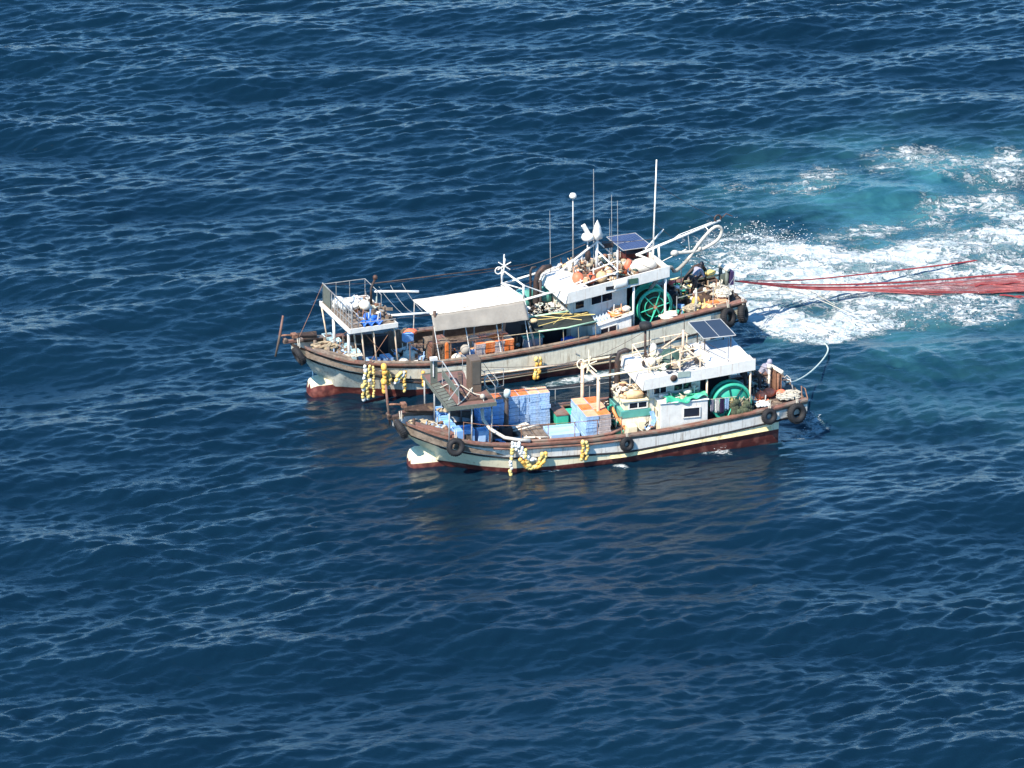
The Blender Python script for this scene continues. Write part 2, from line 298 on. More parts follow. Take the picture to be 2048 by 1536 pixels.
    base = mixc(math_('MULTIPLY', aerf, .85, True), deep, turq)
    base = mixc(math_('MULTIPLY', rng(foam, .25, .9), .55, True), base, (.11, .25, .26))
    foamc = mixc(rng(noise(1.7, 5, .65, 0, vm.outputs[0]), .38, .62), (.30, .37, .38), (.60, .60, .58))
    col = mixc(ff2, base, foamc)
    L.new(col, b.inputs['Base Color'])
    L.new(rng(ff2, 0., 1., .07, .75), b.inputs['Roughness']); b.inputs['IOR'].default_value = 1.333
    L.new(rng(ff2, 0., 1., .5, .12), b.inputs['Specular IOR Level'])
    mp = N.new('ShaderNodeMapping'); mp.inputs['Scale'].default_value = (1., 1.7, 1.); mp.inputs['Rotation'].default_value = (0, 0, .15); L.new(tc.outputs['Object'], mp.inputs[0])
    h = math_('ADD', math_('MULTIPLY', noise(4.0, 5, .6, .2, mp.outputs[0]), .042), math_('ADD', math_('MULTIPLY', ff2, .16), math_('MULTIPLY', math_('MULTIPLY', foam, noise(1.5, 4, .6, 0, vm.outputs[0])), .4)))
    al = N.new('ShaderNodeAttribute'); al.attribute_name = 'lee'
    bp = N.new('ShaderNodeBump'); L.new(rng(al.outputs['Fac'], 0., 1., .85, .35), bp.inputs['Strength']); bp.inputs['Distance'].default_value = 1.; L.new(h, bp.inputs['Height'])
    L.new(bp.outputs[0], b.inputs['Normal'])
    return m
water = build_sea()
# ---------------------------------------------------------------- mesh helpers
class MB:
    """collects shapes and links them as ONE mesh object"""
    def __init__(s): s.v = []; s.f = []; s.m = []; s.mi = 0; s.sm = []
    def add(s, vs, fs, smooth=False):
        n = len(s.v); s.v += [tuple(p) for p in vs]; s.f += [tuple(i+n for i in f) for f in fs]; s.m += [s.mi]*len(fs); s.sm += [smooth]*len(fs); return s
    def hexa(s, P):   # 8 points: bottom 4 then top 4, counter-clockwise from above
        return s.add(P, [(3,2,1,0),(4,5,6,7),(0,1,5,4),(1,2,6,5),(2,3,7,6),(3,0,4,7)])
    def box(s, c, d, rz=0, ry=0, rx=0):
        R = Matrix.Rotation(rz, 3, 'Z') @ Matrix.Rotation(ry, 3, 'Y') @ Matrix.Rotation(rx, 3, 'X'); c = Vector(c)
        return s.hexa([c+R@Vector((a*d[0]/2, b*d[1]/2, z*d[2]/2)) for z in (-1, 1) for a, b in ((-1,-1),(1,-1),(1,1),(-1,1))])
    def bb(s, x0, x1, y0, y1, z0, z1, z0b=None, z1b=None):   # box; z0b/z1b = heights at the x1 end
        z0b = z0 if z0b is None else z0b; z1b = z1 if z1b is None else z1b
        return s.hexa([(x0,y0,z0),(x1,y0,z0b),(x1,y1,z0b),(x0,y1,z0),(x0,y0,z1),(x1,y0,z1b),(x1,y1,z1b),(x0,y1,z1)])
    def tube(s, pts, r, n=6, closed=False, caps=True):
        pts = [Vector(p) for p in pts]; m = len(pts); rr = r if isinstance(r, (list, tuple)) else [r]*m
        vs = []; up = None
        for i, p in enumerate(pts):
            a = pts[(i-1) % m] if (closed or i > 0) else p; b = pts[(i+1) % m] if (closed or i < m-1) else p
            t = (b-a); t = t.normalized() if t.length > 1e-9 else Vector((0, 0, 1))
            if up is None: up = Vector((0, 0, 1)) if abs(t.z) < .9 else Vector((1, 0, 0))
            x = t.cross(up)
            if x.length < 1e-6: x = t.orthogonal()
            x.normalize(); y = x.cross(t).normalized(); up = y
            for k in range(n):
                an = 2*pi*k/n; vs.append(p+(x*cos(an)+y*sin(an))*rr[i])
        fs = []
        for i in range(m if closed else m-1):
            j = (i+1) % m
            for k in range(n): fs.append((i*n+k, i*n+(k+1) % n, j*n+(k+1) % n, j*n+k))
        if not closed and caps: fs += [tuple(range(n))[::-1], tuple((m-1)*n+k for k in range(n))]
        return s.add(vs, fs, n > 5)
    def lathe(s, c, prof, axis=(0, 0, 1), n=12, ang=(0, 2*pi)):   # prof: (radius, height along axis)
        ax = Vector(axis).normalized(); x = ax.orthogonal().normalized(); y = ax.cross(x); c = Vector(c); vs = []; fs = []
        for r, h in prof:
            for k in range(n): a = 2*pi*k/n; vs.append(c+ax*h+(x*cos(a)+y*sin(a))*max(r, 1e-4))
        for i in range(len(prof)-1):
            for k in range(n): fs.append((i*n+k, i*n+(k+1) % n, (i+1)*n+(k+1) % n, (i+1)*n+k))
        return s.add(vs, fs, True)
    def ball(s, c, r, n=10, sq=(1, 1, 1), rz=0, jit=0):
        vs = []; fs = []; h = max(4, n//2+1)
        for i in range(h+1):
            t = pi*i/h
            for k in range(n):
                a = 2*pi*k/n; j = 1+random.uniform(-jit, jit); x, y, z = sin(t)*cos(a)*r*sq[0]*j, sin(t)*sin(a)*r*sq[1]*j, cos(t)*r*sq[2]*j
                vs.append((c[0]+x*cos(rz)-y*sin(rz), c[1]+x*sin(rz)+y*cos(rz), c[2]+z))
        for i in range(h):
            for k in range(n): fs.append((i*n+k, (i+1)*n+k, (i+1)*n+(k+1) % n, i*n+(k+1) % n))
        return s.add(vs, fs, True)
    def ring(s, c, R, r, axis=(0, 0, 1), n=20, k=8, flat=1.):
        ax = Vector(axis).normalized(); x = ax.orthogonal().normalized(); y = ax.cross(x); c = Vector(c); vs = []; fs = []
        for i in range(n):
            a = 2*pi*i/n; d = x*cos(a)+y*sin(a)
            for j in range(k): b = 2*pi*j/k; vs.append(c+d*(R+r*cos(b))+ax*(r*flat*sin(b)))
        for i in range(n):
            for j in range(k): fs.append((i*k+j, ((i+1) % n)*k+j, ((i+1) % n)*k+(j+1) % k, i*k+(j+1) % k))
        return s.add(vs, fs, True)
    def sheet(s, fn, nu, nv, thick=.02, smooth=True):
        """a cloth: fn(u, v) gives the upper surface; the underside lies `thick` below"""
        top = [fn(i/nu, j/nv) for j in range(nv+1) for i in range(nu+1)]; n = len(top); W = nu+1
        vs = list(top)+[(x, y, z-thick) for x, y, z in top]; fs = []
        for j in range(nv):
            for i in range(nu):
                a = j*W+i; fs.append((a, a+1, a+1+W, a+W)); fs.append((a+n+W, a+1+W+n, a+1+n, a+n))
        for i in range(nu): fs.append((i, i+n, i+1+n, i+1)); b = nv*W+i; fs.append((b+1, b+1+n, b+n, b))
        for j in range(nv): a = j*W; fs.append((a+W, a+W+n, a+n, a)); a = j*W+nu; fs.append((a, a+n, a+W+n, a+W))
        return s.add(vs, fs, smooth)
    def build(s, name, mats, parent=None, label=None, bevel=0, loc=None):
        me = bpy.data.meshes.new(name); me.from_pydata(s.v, [], s.f); me.update()
        for m in (mats if isinstance(mats, (list, tuple)) else [mats]): me.materials.append(M_[m] if isinstance(m, str) else m)
        me.polygons.foreach_set('material_index', s.m); me.polygons.foreach_set('use_smooth', s.sm)
        bm = bmesh.new(); bm.from_mesh(me); bmesh.ops.recalc_face_normals(bm, faces=bm.faces); bm.to_mesh(me); bm.free()
        o = bpy.data.objects.new(name, me); COL.objects.link(o)
        if parent: o.parent = parent
        if loc: o.location = loc
        if label: o['label'] = label
        if bevel:
            b = o.modifiers.new('bevel', 'BEVEL'); b.width = bevel; b.segments = 2; b.limit_method = 'ANGLE'; b.angle_limit = .7
        return o
def F_(frame, p):
    ox, oy, a = frame; return (ox+p[0]*cos(a)-p[1]*sin(a), oy+p[0]*sin(a)+p[1]*cos(a), p[2])
def thing(name, label, cat, frame, loc=(0, 0, 0), rz=0, group=None):
    o = bpy.data.objects.new(name, None); COL.objects.link(o); o.location = F_(frame, loc); o.rotation_euler = (0, 0, frame[2]+rz)
    o.empty_display_size = .2; o['label'] = label; o['category'] = cat
    if group: o['group'] = group
    return o
def solo(mb, name, mats, label, cat, frame, loc=(0, 0, 0), rz=0, group=None, bevel=0):
    o = mb.build(name, mats, None, label, bevel); o.location = F_(frame, loc); o.rotation_euler = (0, 0, frame[2]+rz); o['category'] = cat
    if group: o['group'] = group
    return o
def copy_thing(src, frame, loc, rz=0, label=None):
    c = src.copy(); COL.objects.link(c); c.location = F_(frame, loc); c.rotation_euler = (0, 0, frame[2]+rz)
    if label: c['label'] = label
    for ch in src.children:
        d = ch.copy(); COL.objects.link(d); d.parent = c
        for g in ch.children: e = g.copy(); COL.objects.link(e); e.parent = d
    return c
def ip(T, x):
    if x <= T[0][0]: return T[0][1]
    for (a, b), (c, d) in zip(T[:-1], T[1:]):
        if x <= c: t = (x-a)/(c-a); return b+(d-b)*t
    return T[-1][1]
def spl(T, x):   # smooth interpolation through a table
    e = .35; return (ip(T, x-e)+2*ip(T, x)+ip(T, x+e))/4
ORD = ['first', 'second', 'third', 'fourth', 'fifth', 'sixth', 'seventh', 'eighth', 'ninth', 'tenth']

# ---------------------------------------------------------------- hull
def build_hull(root, P, mats):
    G, R, S, HW = P['G'], P['R'], P['S'], P['HW']; xb, xc, xe = P['bow'], P['counter'], P['stern']
    zbt = [(xb, ip(G, xb)-.42), (xb+.5, ip(G, xb)-.75), (xb+1.1, 1.15), (xb+1.6, .80), (xb+1.85, .55), (xb+2.0, -.3), (xb+2.8, -.9)]
    def zb(x): return P['czb'] + (x-xc)*.12 if x > xc else ip(zbt, x)
    def r0(x): return ip([(xb, .10), (xb+1.9, .10), (xb+2.7, .34), (xb+3.7, .64), (xb+5.2, .90), (xb+7, .97), (xc, .96)], x) if x <= xc else .97
    xs = [xb, xb+.12, xb+.3, xb+.5, xb+.8, xb+1.1, xb+1.35, xb+1.6, xb+1.85, xb+2.0, xb+2.3, xb+2.8, xb+3.3, xb+3.8, xb+4.5]
    x = xb+5.2
    while x < xc-.3: xs.append(x); x += .7
    xs += [xc, xc+.02]; x = xc+.5
    while x < xe-.2: xs.append(x); x += .4
    xs.append(xe)
    def hw(x, z):
        g = spl(HW, x) if xb+.3 < x < xe-.3 else ip(HW, x); z0 = max(zb(x), 0.); t = min(1, max(0, (z-z0)/max(.05, spl(G, x)-z0))); q = r0(x)
        low = 1 if z > 0 else max(.3, 1+z*.25)
        return max(.02, g*(q+(1-q)*t**.85)*low)
    mb = MB(); rows = None; Vn = []; nrow = 0
    for x in xs:
        g, rr, ss = spl(G, x), spl(R, x), spl(S, x); zl = zb(x)
        L = [-.9, -.35, 0, rr, (rr+ss)/2, ss-.05, ss+.05, (ss+g-.2)/2, g-.17, g]
        row = []
        for z in L: z = max(z, zl if z is not L[-1] else z); row.append((hw(x, z), z))
        Vn.append((x, row)); nrow = len(L)
    mi = [0, 0, 0, 1, 1, 2, 3, 3, 4]   # material of the band between row k and k+1
    for side in (-1, 1):
        base = len(mb.v); vs = [(x, side*w, z) for x, row in Vn for w, z in row]; mb.v += vs
        for i in range(len(Vn)-1):
            for k in range(nrow-1):
                a = base+i*nrow+k; q = (a, a+1, a+1+nrow, a+nrow); mb.f.append(q); mb.m.append(mi[k]); mb.sm.append(True)
    n = len(Vn)*nrow
    for i in range(len(Vn)-1):   # bottom
        a = i*nrow; mb.f.append((a, a+nrow, a+nrow+n, a+n)); mb.m.append(0); mb.sm.append(False)
    for i in (0, len(Vn)-1, xs.index(xc)):   # ends and transom
        for k in range(nrow-1):
            a = i*nrow+k; mb.f.append((a, a+1, a+1+n, a+n)); mb.m.append(mi[k] if i else 4); mb.sm.append(False)
    me = bpy.data.meshes.new('hull'); me.from_pydata(mb.v, [], mb.f); me.update()
    bm = bmesh.new(); bm.from_mesh(me)
    bmesh.ops.dissolve_degenerate(bm, dist=.0005, edges=bm.edges); bmesh.ops.recalc_face_normals(bm, faces=bm.faces); bm.to_mesh(me); bm.free()
    me2 = me
    # materials by row survive dissolve badly, so set them again from face height
    for m in mats: me2.materials.append(M_[m])
    for p in me2.polygons:
        cx, cz = p.center.x, p.center.z; rr, ss, g = spl(R, cx), spl(S, cx), spl(G, cx)
        p.material_index = 0 if cz < rr-.01 else 1 if cz < ss-.05 else 2 if cz < ss+.05 else 3 if cz < g-.17 else 4
        p.use_smooth = True
    o = bpy.data.objects.new('hull', me2); COL.objects.link(o); o.parent = root
    es = o.modifiers.new('split', 'EDGE_SPLIT'); es.split_angle = radians(40)
    # deck, inner bulwark, cap rail, rubbing strake
    X = [x for x in xs if x > xb+.35 and x != xc+.02]
    X[0] = xb+.5
    D = P['D']; m = MB(); W = [max(.08, spl(HW, x)-.13 if x < xe-.3 else ip(HW, x)-.13) for x in X]
    for (xa, wa), (xd, wd) in zip(zip(X, W), zip(X[1:], W[1:])):
        m.add([(xa, -wa, D(xa)), (xd, -wd, D(xd)), (xd, wd, D(xd)), (xa, wa, D(xa))], [(0, 1, 2, 3)])
    m.build('deck', P.get('deckmat', 'deck'), root)
    for sd in (-1, 1):
        m = MB(); m2 = MB(); m3 = MB()
        for (xa, wa), (xd, wd) in zip(zip(X, W), zip(X[1:], W[1:])):
            ga, gd = spl(G, xa), spl(G, xd)
            m.add([(xa, sd*wa, D(xa)-.02), (xd, sd*wd, D(xd)-.02), (xd, sd*wd, gd), (xa, sd*wa, ga)], [(0, 1, 2, 3)])
            i0, i1, k = wa-P['capw'], wd-P['capw'], .07
            o0, o1 = wa+.13+.07, wd+.13+.07
            m2.hexa([(xa, sd*o0, ga-.01), (xd, sd*o1, gd-.01), (xd, sd*i1, gd-.01), (xa, sd*i0, ga-.01), (xa, sd*o0, ga+k), (xd, sd*o1, gd+k), (xd, sd*i1, gd+k), (xa, sd*i0, ga+k)])
        pts = [(x, sd*(hw(x, spl(S, x))+.012), spl(S, x)) for x in xs if x > xb+.6]
        m3.tube(pts, .045, 6)
        m.build('bulwark', 'greywood', root); m2.build('cap_rail', P['capmat'], root); m3.build('rubbing_strake', 'black', root)
    # bulbous bow
    b = MB(); n = 16; St = [(0, .20), (.05, .38), (.14, .50), (.35, .57), (.8, .60), (1.4, .58), (2.2, .50), (3.2, .30)]
    zc = .13; vs = []
    for x, r in St:
        for k in range(n): a = 2*pi*k/n+pi/n; vs.append((x+.02, cos(a)*r*.95, zc+sin(a)*r*((1.30+(.12 if x < .4 else 0)) if sin(a) > 0 else 1.6)))
    fs = [(i*n+k, i*n+(k+1) % n, (i+1)*n+(k+1) % n, (i+1)*n+k) for i in range(len(St)-1) for k in range(n)]+[tuple(range(n))]
    b.add(vs, fs, True)
    ob = b.build('bulbous_bow', ['antifoul', P['bulbmat']], root)
    for p in ob.data.polygons: p.material_index = 1 if p.center.z > P['R'][0][1]+.02 else 0
    # vertical stem plate joining bulb and bow
    return hw

# ---------------------------------------------------------------- parts used on both boats
def pole(root, name, p0, p1, r, m, r2=None, n=6, label=None):
    return MB().tube([p0, p1], [r, r2 if r2 is not None else r], n).build(name, m, root, label)
def window(root, x0, x1, y, z0, z1, panes=2, face='y', dz=0, frame='white'):
    """a framed window set proud of a wall; face 'y' looks to the near side, 'x' looks forward. dz: rise over its length"""
    s = -1; t = .03
    f = MB(); L = x1-x0; n = panes
    def bar(a, b, c, d, z_a, z_b, z_c, z_d):
        pass
    e = .045
    def zz(x, z): return z+dz*(x-x0)/L
    def blk(mb, xa, xb_, za, zb_, th, off):
        if face == 'y': mb.hexa([(xa, y-off-th, zz(xa, za)), (xb_, y-off-th, zz(xb_, za)), (xb_, y-off, zz(xb_, za)), (xa, y-off, zz(xa, za)), (xa, y-off-th, zz(xa, zb_)), (xb_, y-off-th, zz(xb_, zb_)), (xb_, y-off, zz(xb_, zb_)), (xa, y-off, zz(xa, zb_))])
        else: mb.hexa([(y-off-th, xa, za), (y-off-th, xb_, za), (y-off, xb_, za), (y-off, xa, za), (y-off-th, xa, zb_), (y-off-th, xb_, zb_), (y-off, xb_, zb_), (y-off, xa, zb_)])
    blk(f, x0-e, x1+e, z0-e, z0, .05, .001); blk(f, x0-e, x1+e, z1, z1+e, .05, .001)
    blk(f, x0-e, x0, z0, z1, .05, .001); blk(f, x1, x1+e, z0, z1, .05, .001)
    for i in range(1, n): xm = x0+L*i/n; blk(f, xm-.022, xm+.022, z0, z1, .045, .001)
    w = f.build('window', frame, root); g = MB()
    for i in range(n): blk(g, x0+L*i/n+.022*(i > 0), x0+L*(i+1)/n-.022*(i < n-1), z0, z1, .018, .002)
    g.build('pane', 'glass', w); return w
def reel(root, c, R, w, label=None, spokes=8, axis=(0, 1, 0), rope='olivenet', plate=True):
    """a big flanged net drum with its axle across the boat"""
    r = MB(); sp = MB(); ax = Vector(axis); x, y, z = c
    for s in (-1, 1):
        cc = Vector(c)+ax*(s*w/2)
        r.ring(cc, R-.06, .085, axis, 36, 8, 1.1); r.ring(cc, R*.55, .03, axis, 24, 6)
        if plate or s > 0: r.lathe(cc-ax*.03, [(.02, 0), (R-.07, 0), (R-.07, .025), (.02, .025)] if s < 0 else [(.02, .03), (R-.07, .03), (R-.07, .055), (.02, .055)], axis, 32)
        for k in range(spokes):
            a = 2*pi*k/spokes+.2; d = Vector((cos(a), 0, sin(a))); o = ax*(s*.07)
            (sp if plate else r).tube([cc+d*.12+o, cc+d*(R-.12)+o], .03, 5)
    a = r.build('net_drum', 'teal', root, label)
    if plate: sp.ring(Vector(c)-ax*(w/2+.06), R-.17, .02, axis, 30, 5); sp.build('spokes', mat('dark_green_steel', (.012, .07, .05), .6), a)
    n = MB(); n.lathe(Vector(c)-ax*(w/2-.06), [(.01, 0), (R*.62, 0), (R*.70, w*.3), (R*.66, w*.6), (R*.72, w-.13), (.01, w-.13)], axis, 20)
    n.build('wound_net', rope, a); h = MB(); h.tube([Vector(c)-ax*(w/2+.22), Vector(c)+ax*(w/2+.22)], .09, 8); h.build('axle', 'rust', a)
    f = MB()
    for s in (-1, 1):
        p = Vector(c)+ax*(s*(w/2+.2))
        f.tube([p+Vector((-.5, 0, -R-.15)), p, p+Vector((.5, 0, -R-.15))], .05, 6)
    f.build('drum_stand', 'teal', a); return a
def rope_pile(name, frame, loc, rx, ry, h, m, label, cat='rope', n=5, r=.035, seed=1, group=None, rz=0):
    """a loose heap of rope laid in wandering loops"""
    rd = random.Random(seed); mb = MB()
    for i in range(n):
        pts = []; k = rd.randint(11, 16); cx, cy = rd.uniform(-.35, .35)*rx, rd.uniform(-.35, .35)*ry
        a0 = rd.uniform(0, 6); turns = rd.uniform(1.2, 2.6)
        for j in range(k*2):
            t = j/(k*2-1); a = a0+turns*2*pi*t; q = .35+.5*rd.random()
            pts.append((cx+cos(a)*rx*q*.8, cy+sin(a)*ry*q*.8, .03+h*(i/n)*max(0, 1-hypot(cx/rx, cy/ry))+rd.uniform(0, .05)))
        sm = []
        for a_, b_ in zip(pts[:-1], pts[1:]): sm += [a_, tuple((u+v)/2 for u, v in zip(a_, b_))]
        mb.tube(sm, r, 5)
    return solo(mb, name, m, label, cat, frame, loc, rz, group)
def tyre(frame, loc, R, r, label, rz=0, tilt=0, axis=None, group='tyre fenders on the near boat'):
    ax = axis or (sin(tilt)*.3, -1, .25); t = thing('tyre_fender', label, 'tyre', frame, loc, rz, group)
    m = MB(); m.ring((0, 0, 0), R-r, r, ax, 28, 10, 1.15)
    a = Vector(ax).normalized(); x = a.orthogonal().normalized(); y = a.cross(x)
    for k in range(28):
        an = 2*pi*k/28; d = x*cos(an)+y*sin(an)
        for s in (-1, 1): m.tube([d*(R-.005)+a*(s*r*.2), d*(R-.03)+a*(s*r*.95)], .018, 4)
    m.build('tyre', 'rubber', t)
    q = MB(); q.tube([(0, .05, R+.0), (0, .2, R+.35)], .025, 5); q.tube([(.07, .05, R-.1), (.1, .2, R+.35)], .02, 5); q.build('lashing', 'ropewhite', t); return t
def float_line(frame, pts, label, r=.085, mats=('yellow',), group='yellow float lines hanging on the hulls', gap=.19, jit=.05, seed=3, elong=1.3, double=False):
    """a hanging string of small floats on a dark rope"""
    rd = random.Random(seed); p0 = pts[0]; t = thing('float_line', label, 'float line', frame, p0, 0, group)
    P = [Vector(p)-Vector(p0) for p in pts]; rp = MB(); rp.tube(P, .018, 4); rp.build('rope', 'black', t)
    L = [0]
    for a, b in zip(P[:-1], P[1:]): L.append(L[-1]+(b-a).length)
    meshes = {}
    d = gap*.5; i = 0
    while d < L[-1]:
        k = max(j for j in range(len(L)-1) if L[j] <= d); u = (d-L[k])/max(1e-6, L[k+1]-L[k]); p = P[k].lerp(P[k+1], u); dr = (P[k+1]-P[k]).normalized()
        for s in ((-1, 1) if double else (0,)):
            q = p+Vector((rd.uniform(-jit, jit)+s*r*1.1, -r*.8+rd.uniform(-jit, 0)*.6, rd.uniform(-.02, .02)))
            mk = mats[rd.randrange(len(mats))]
            if mk not in meshes:
                m = MB(); m.lathe((0, 0, -r*elong), [(.01, 0), (r*.7, r*elong*.18), (r, r*elong*.6), (r, r*elong*1.4), (r*.7, r*elong*1.82), (.01, r*elong*2)], (0, 0, 1), 8)
                o = m.build('float', mk, t); meshes[mk] = o.data
            else: o = bpy.data.objects.new('float', meshes[mk]); COL.objects.link(o); o.parent = t
            f_ = rd.uniform(.72, 1.12); o.scale = (f_, f_, f_*rd.uniform(.85, 1.1))
            o.location = q; o.rotation_euler = (dr.to_track_quat('Z', 'Y')).to_euler(); o.rotation_euler.x += rd.uniform(-.4, .4)
        d += gap; i += 1
    return t
def person(frame, loc, rz, J, label, jacket, legs, boots, hat, hatmat, R=1.):
    """J: joint positions (x forward, y left, z up), metres from the feet; grown as one skinned body, clothes as children"""
    t = thing('person', label, 'person', frame, loc, rz, None)
    def skin_obj(name, verts, edges, rad, m, root=0, sub=1):
        me = bpy.data.meshes.new(name); me.from_pydata(verts, edges, []); o = bpy.data.objects.new(name, me); COL.objects.link(o); o.parent = t
        o.modifiers.new('Skin', 'SKIN'); me.materials.append(M_[m])
        for i, v in enumerate(me.skin_vertices[0].data): v.radius = rad[i] if isinstance(rad[i], tuple) else (rad[i], rad[i]); v.use_root = (i == root)
        s = o.modifiers.new('Subdivision', 'SUBSURF'); s.levels = sub; s.render_levels = sub
        return o
    j = {k: Vector(v) for k, v in J.items()}
    j['neck'] = j['chest'].lerp(j['head'], .45)
    V = []; E = []; RD = []
    def av(p, r): V.append(tuple(p)); RD.append(r*R if not isinstance(r, tuple) else r); return len(V)-1
    pel = av(j['pelvis'], (.15, .11)); ch = av(j['chest'], (.17, .11)); nk = av(j['neck'], .06); jaw = av(j['neck'].lerp(j['head'], .6), .075); hd = av(j['head'], .10)
    tp = av(j['head']+(j['head']-j['neck']).normalized()*.10, .075); E += [(pel, ch), (ch, nk), (nk, jaw), (jaw, hd), (hd, tp)]
    for s in ('l', 'r'):
        sh = av(j['shoulder_'+s], .065); el = av(j['elbow_'+s], .045); wr = av(j['hand_'+s].lerp(j['elbow_'+s], .25), .033); pa = av(j['hand_'+s], .036); E += [(ch, sh), (sh, el), (el, wr), (wr, pa)]
        dr = (j['hand_'+s]-j['elbow_'+s]).normalized(); sd = dr.cross(Vector((0, 0, 1))).normalized() if abs(dr.z) < .9 else Vector((1, 0, 0))
        for q in range(4):
            o = sd*(q-1.5)*.02; a = av(j['hand_'+s]+o+dr*.04, .010); b = av(j['hand_'+s]+o*1.2+dr*(.075+.008*(1.5-abs(q-1.5)))+Vector((0, 0, -.015)), .009); E += [(pa, a), (a, b)]
        a = av(j['hand_'+s]-sd*.04+dr*.01, .011); E.append((pa, a))
        hp = av(j['hip_'+s], .095); kn = av(j['knee_'+s], .062); an = av(j['foot_'+s]+Vector((0, 0, .09)), .045); to = av(j['foot_'+s]+Vector((.14, 0, .04)), .04); E += [(pel, hp), (hp, kn), (kn, an), (an, to)]
    skin_obj('body', V, E, RD, 'skin', pel)
    V = []; E = []; RD = []
    pel = av(j['pelvis'], (.165, .13)); ch = av(j['chest'], (.195, .14)); nk = av(j['neck'], .085); E += [(pel, ch), (ch, nk)]
    for s in ('l', 'r'):
        sh = av(j['shoulder_'+s], .09); el = av(j['elbow_'+s], .066); wr = av(j['hand_'+s].lerp(j['elbow_'+s], .22), .05); E += [(ch, sh), (sh, el), (el, wr)]
    skin_obj('jacket', V, E, RD, jacket, 0)
    V = []; E = []; RD = []
    pel = av(j['pelvis']+Vector((0, 0, -.02)), (.17, .135))
    for s in ('l', 'r'):
        hp = av(j['hip_'+s], .115); kn = av(j['knee_'+s], .082); an = av(j['foot_'+s].lerp(j['knee_'+s], .35), .07); E += [(pel, hp), (hp, kn), (kn, an)]
    skin_obj('trousers', V, E, RD, legs, 0)
    for s in ('l', 'r'):
        f = j['foot_'+s]; V = []; E = []; RD = []
        a = av(f.lerp(j['knee_'+s], .62), .075); b = av(f+Vector((0, 0, .10)), .062); c = av(f+Vector((.16, 0, .055)), .052); E = [(a, b), (b, c)]; skin_obj('boot', V, E, RD, boots, 0)
    d = (j['head']-j['neck']).normalized(); m = MB(); hc = j['head']
    q = d.to_track_quat('Z', 'Y')
    fc = Vector((1, 0, 0)); fw = (fc-d*fc.dot(d)).normalized()
    if hat == 'hood': m.ball(hc+d*.02-fw*.02, .135, 12, (1, .95, 1.15)); m.lathe(hc-d*.16, [(.13, 0), (.10, .06), (.11, .12)], d, 12)
    else: m.ball(hc+d*.06, .128, 12, (1, 1, .75)); m.lathe(hc+d*.03, [(.12, 0), (.19, -.02), (.19, -.01), (.12, .03)], d, 14)
    m.build('hood' if hat == 'hood' else 'hat', hatmat, t)
    m = MB(); m.ball(hc+fw*.112-d*.01, .016, 6); 
    m.build('nose', 'skin', t)
    m = MB()
    for s in (-1, 1): m.ball(hc+fw*.10+d.cross(fw)*(s*.035)+d*.02, .011, 6)
    m.build('eyes', 'dark', t)
    return t

def junk(name, frame, loc, dx, dy, dz, n, mats, label, cat='gear', seed=1, big=1.):
    """a loose heap of small mixed fishing gear: cans, boards, hoses, floats, cloth"""
    rd = random.Random(seed); mb = MB()
    for k in range(n):
        mb.mi = rd.randrange(len(mats)); x, y = rd.uniform(-dx, dx), rd.uniform(-dy, dy); z = rd.uniform(.02, dz*max(.25, 1-.6*hypot(x/dx, y/dy))); q = rd.random(); a = rd.uniform(0, 3.1)
        if q < .3: mb.box((x, y, z), (rd.uniform(.12, .4)*big, rd.uniform(.05, .2)*big, rd.uniform(.05, .22)*big), rz=a, ry=rd.uniform(-.3, .3))
        elif q < .5: mb.ball((x, y, z), rd.uniform(.07, .16)*big, 8, (1.2, .9, .8), a, .12)
        elif q < .7: mb.ring((x, y, z), rd.uniform(.1, .24)*big, .025, (rd.uniform(-.5, .5), rd.uniform(-.5, .5), 1), 12, 4)
        elif q < .9:
            p = Vector((x, y, z)); P = [p]
            for j in range(4): p = p+Vector((rd.uniform(-.22, .22), rd.uniform(-.2, .2), rd.uniform(-.1, .12))); P.append(p)
            mb.tube(P, rd.uniform(.018, .04), 5)
        else: mb.tube([(x, y, max(0, z-.1)), (x+rd.uniform(-.08, .08), y, z+rd.uniform(.2, .5))], .03, 5)
    mb.mi = 0
    return solo(mb, name, mats, label, cat, frame, loc)
def sag(A, B, d, k=8):
    A = Vector(A); B = Vector(B); return [A.lerp(B, i/k)-Vector((0, 0, d*4*(i/k)*(1-i/k))) for i in range(k+1)]
# ================================================================ NEAR BOAT
NB = NBO
def make_crate(L, W, H, seed=0):
    """a slatted fish box: walls with ribs, a rim and a floor"""
    m = MB(); t = .025
    m.bb(-L/2, L/2, -W/2, W/2, 0, .03)
    for s in (-1, 1):
        m.bb(-L/2, L/2, s*W/2-(t if s > 0 else 0), s*W/2+(0 if s > 0 else t), .03, H-.055)
        m.bb(s*L/2-(t if s > 0 else 0), s*L/2+(0 if s > 0 else t), -W/2+t, W/2-t, .03, H-.055)
        m.bb(-L/2-.0, L/2+.0, s*(W/2-.012)-.02, s*(W/2-.012)+.02, H-.055, H-.018)
        m.bb(s*(L/2-.012)-.02, s*(L/2-.012)+.02, -W/2+.008, W/2-.008, H-.055, H-.018)
        for k in (-.32, 0, .32): m.bb(k*L-.015, k*L+.015, s*(W/2+.004)-.006, s*(W/2+.004)+.006, .02, H-.06)
        for k in (-.35, -.12, .12, .35): m.bb(s*(L/2+.004)-.006, s*(L/2+.004)+.006, k*W-.015, k*W+.015, .02, H-.06)
    return m
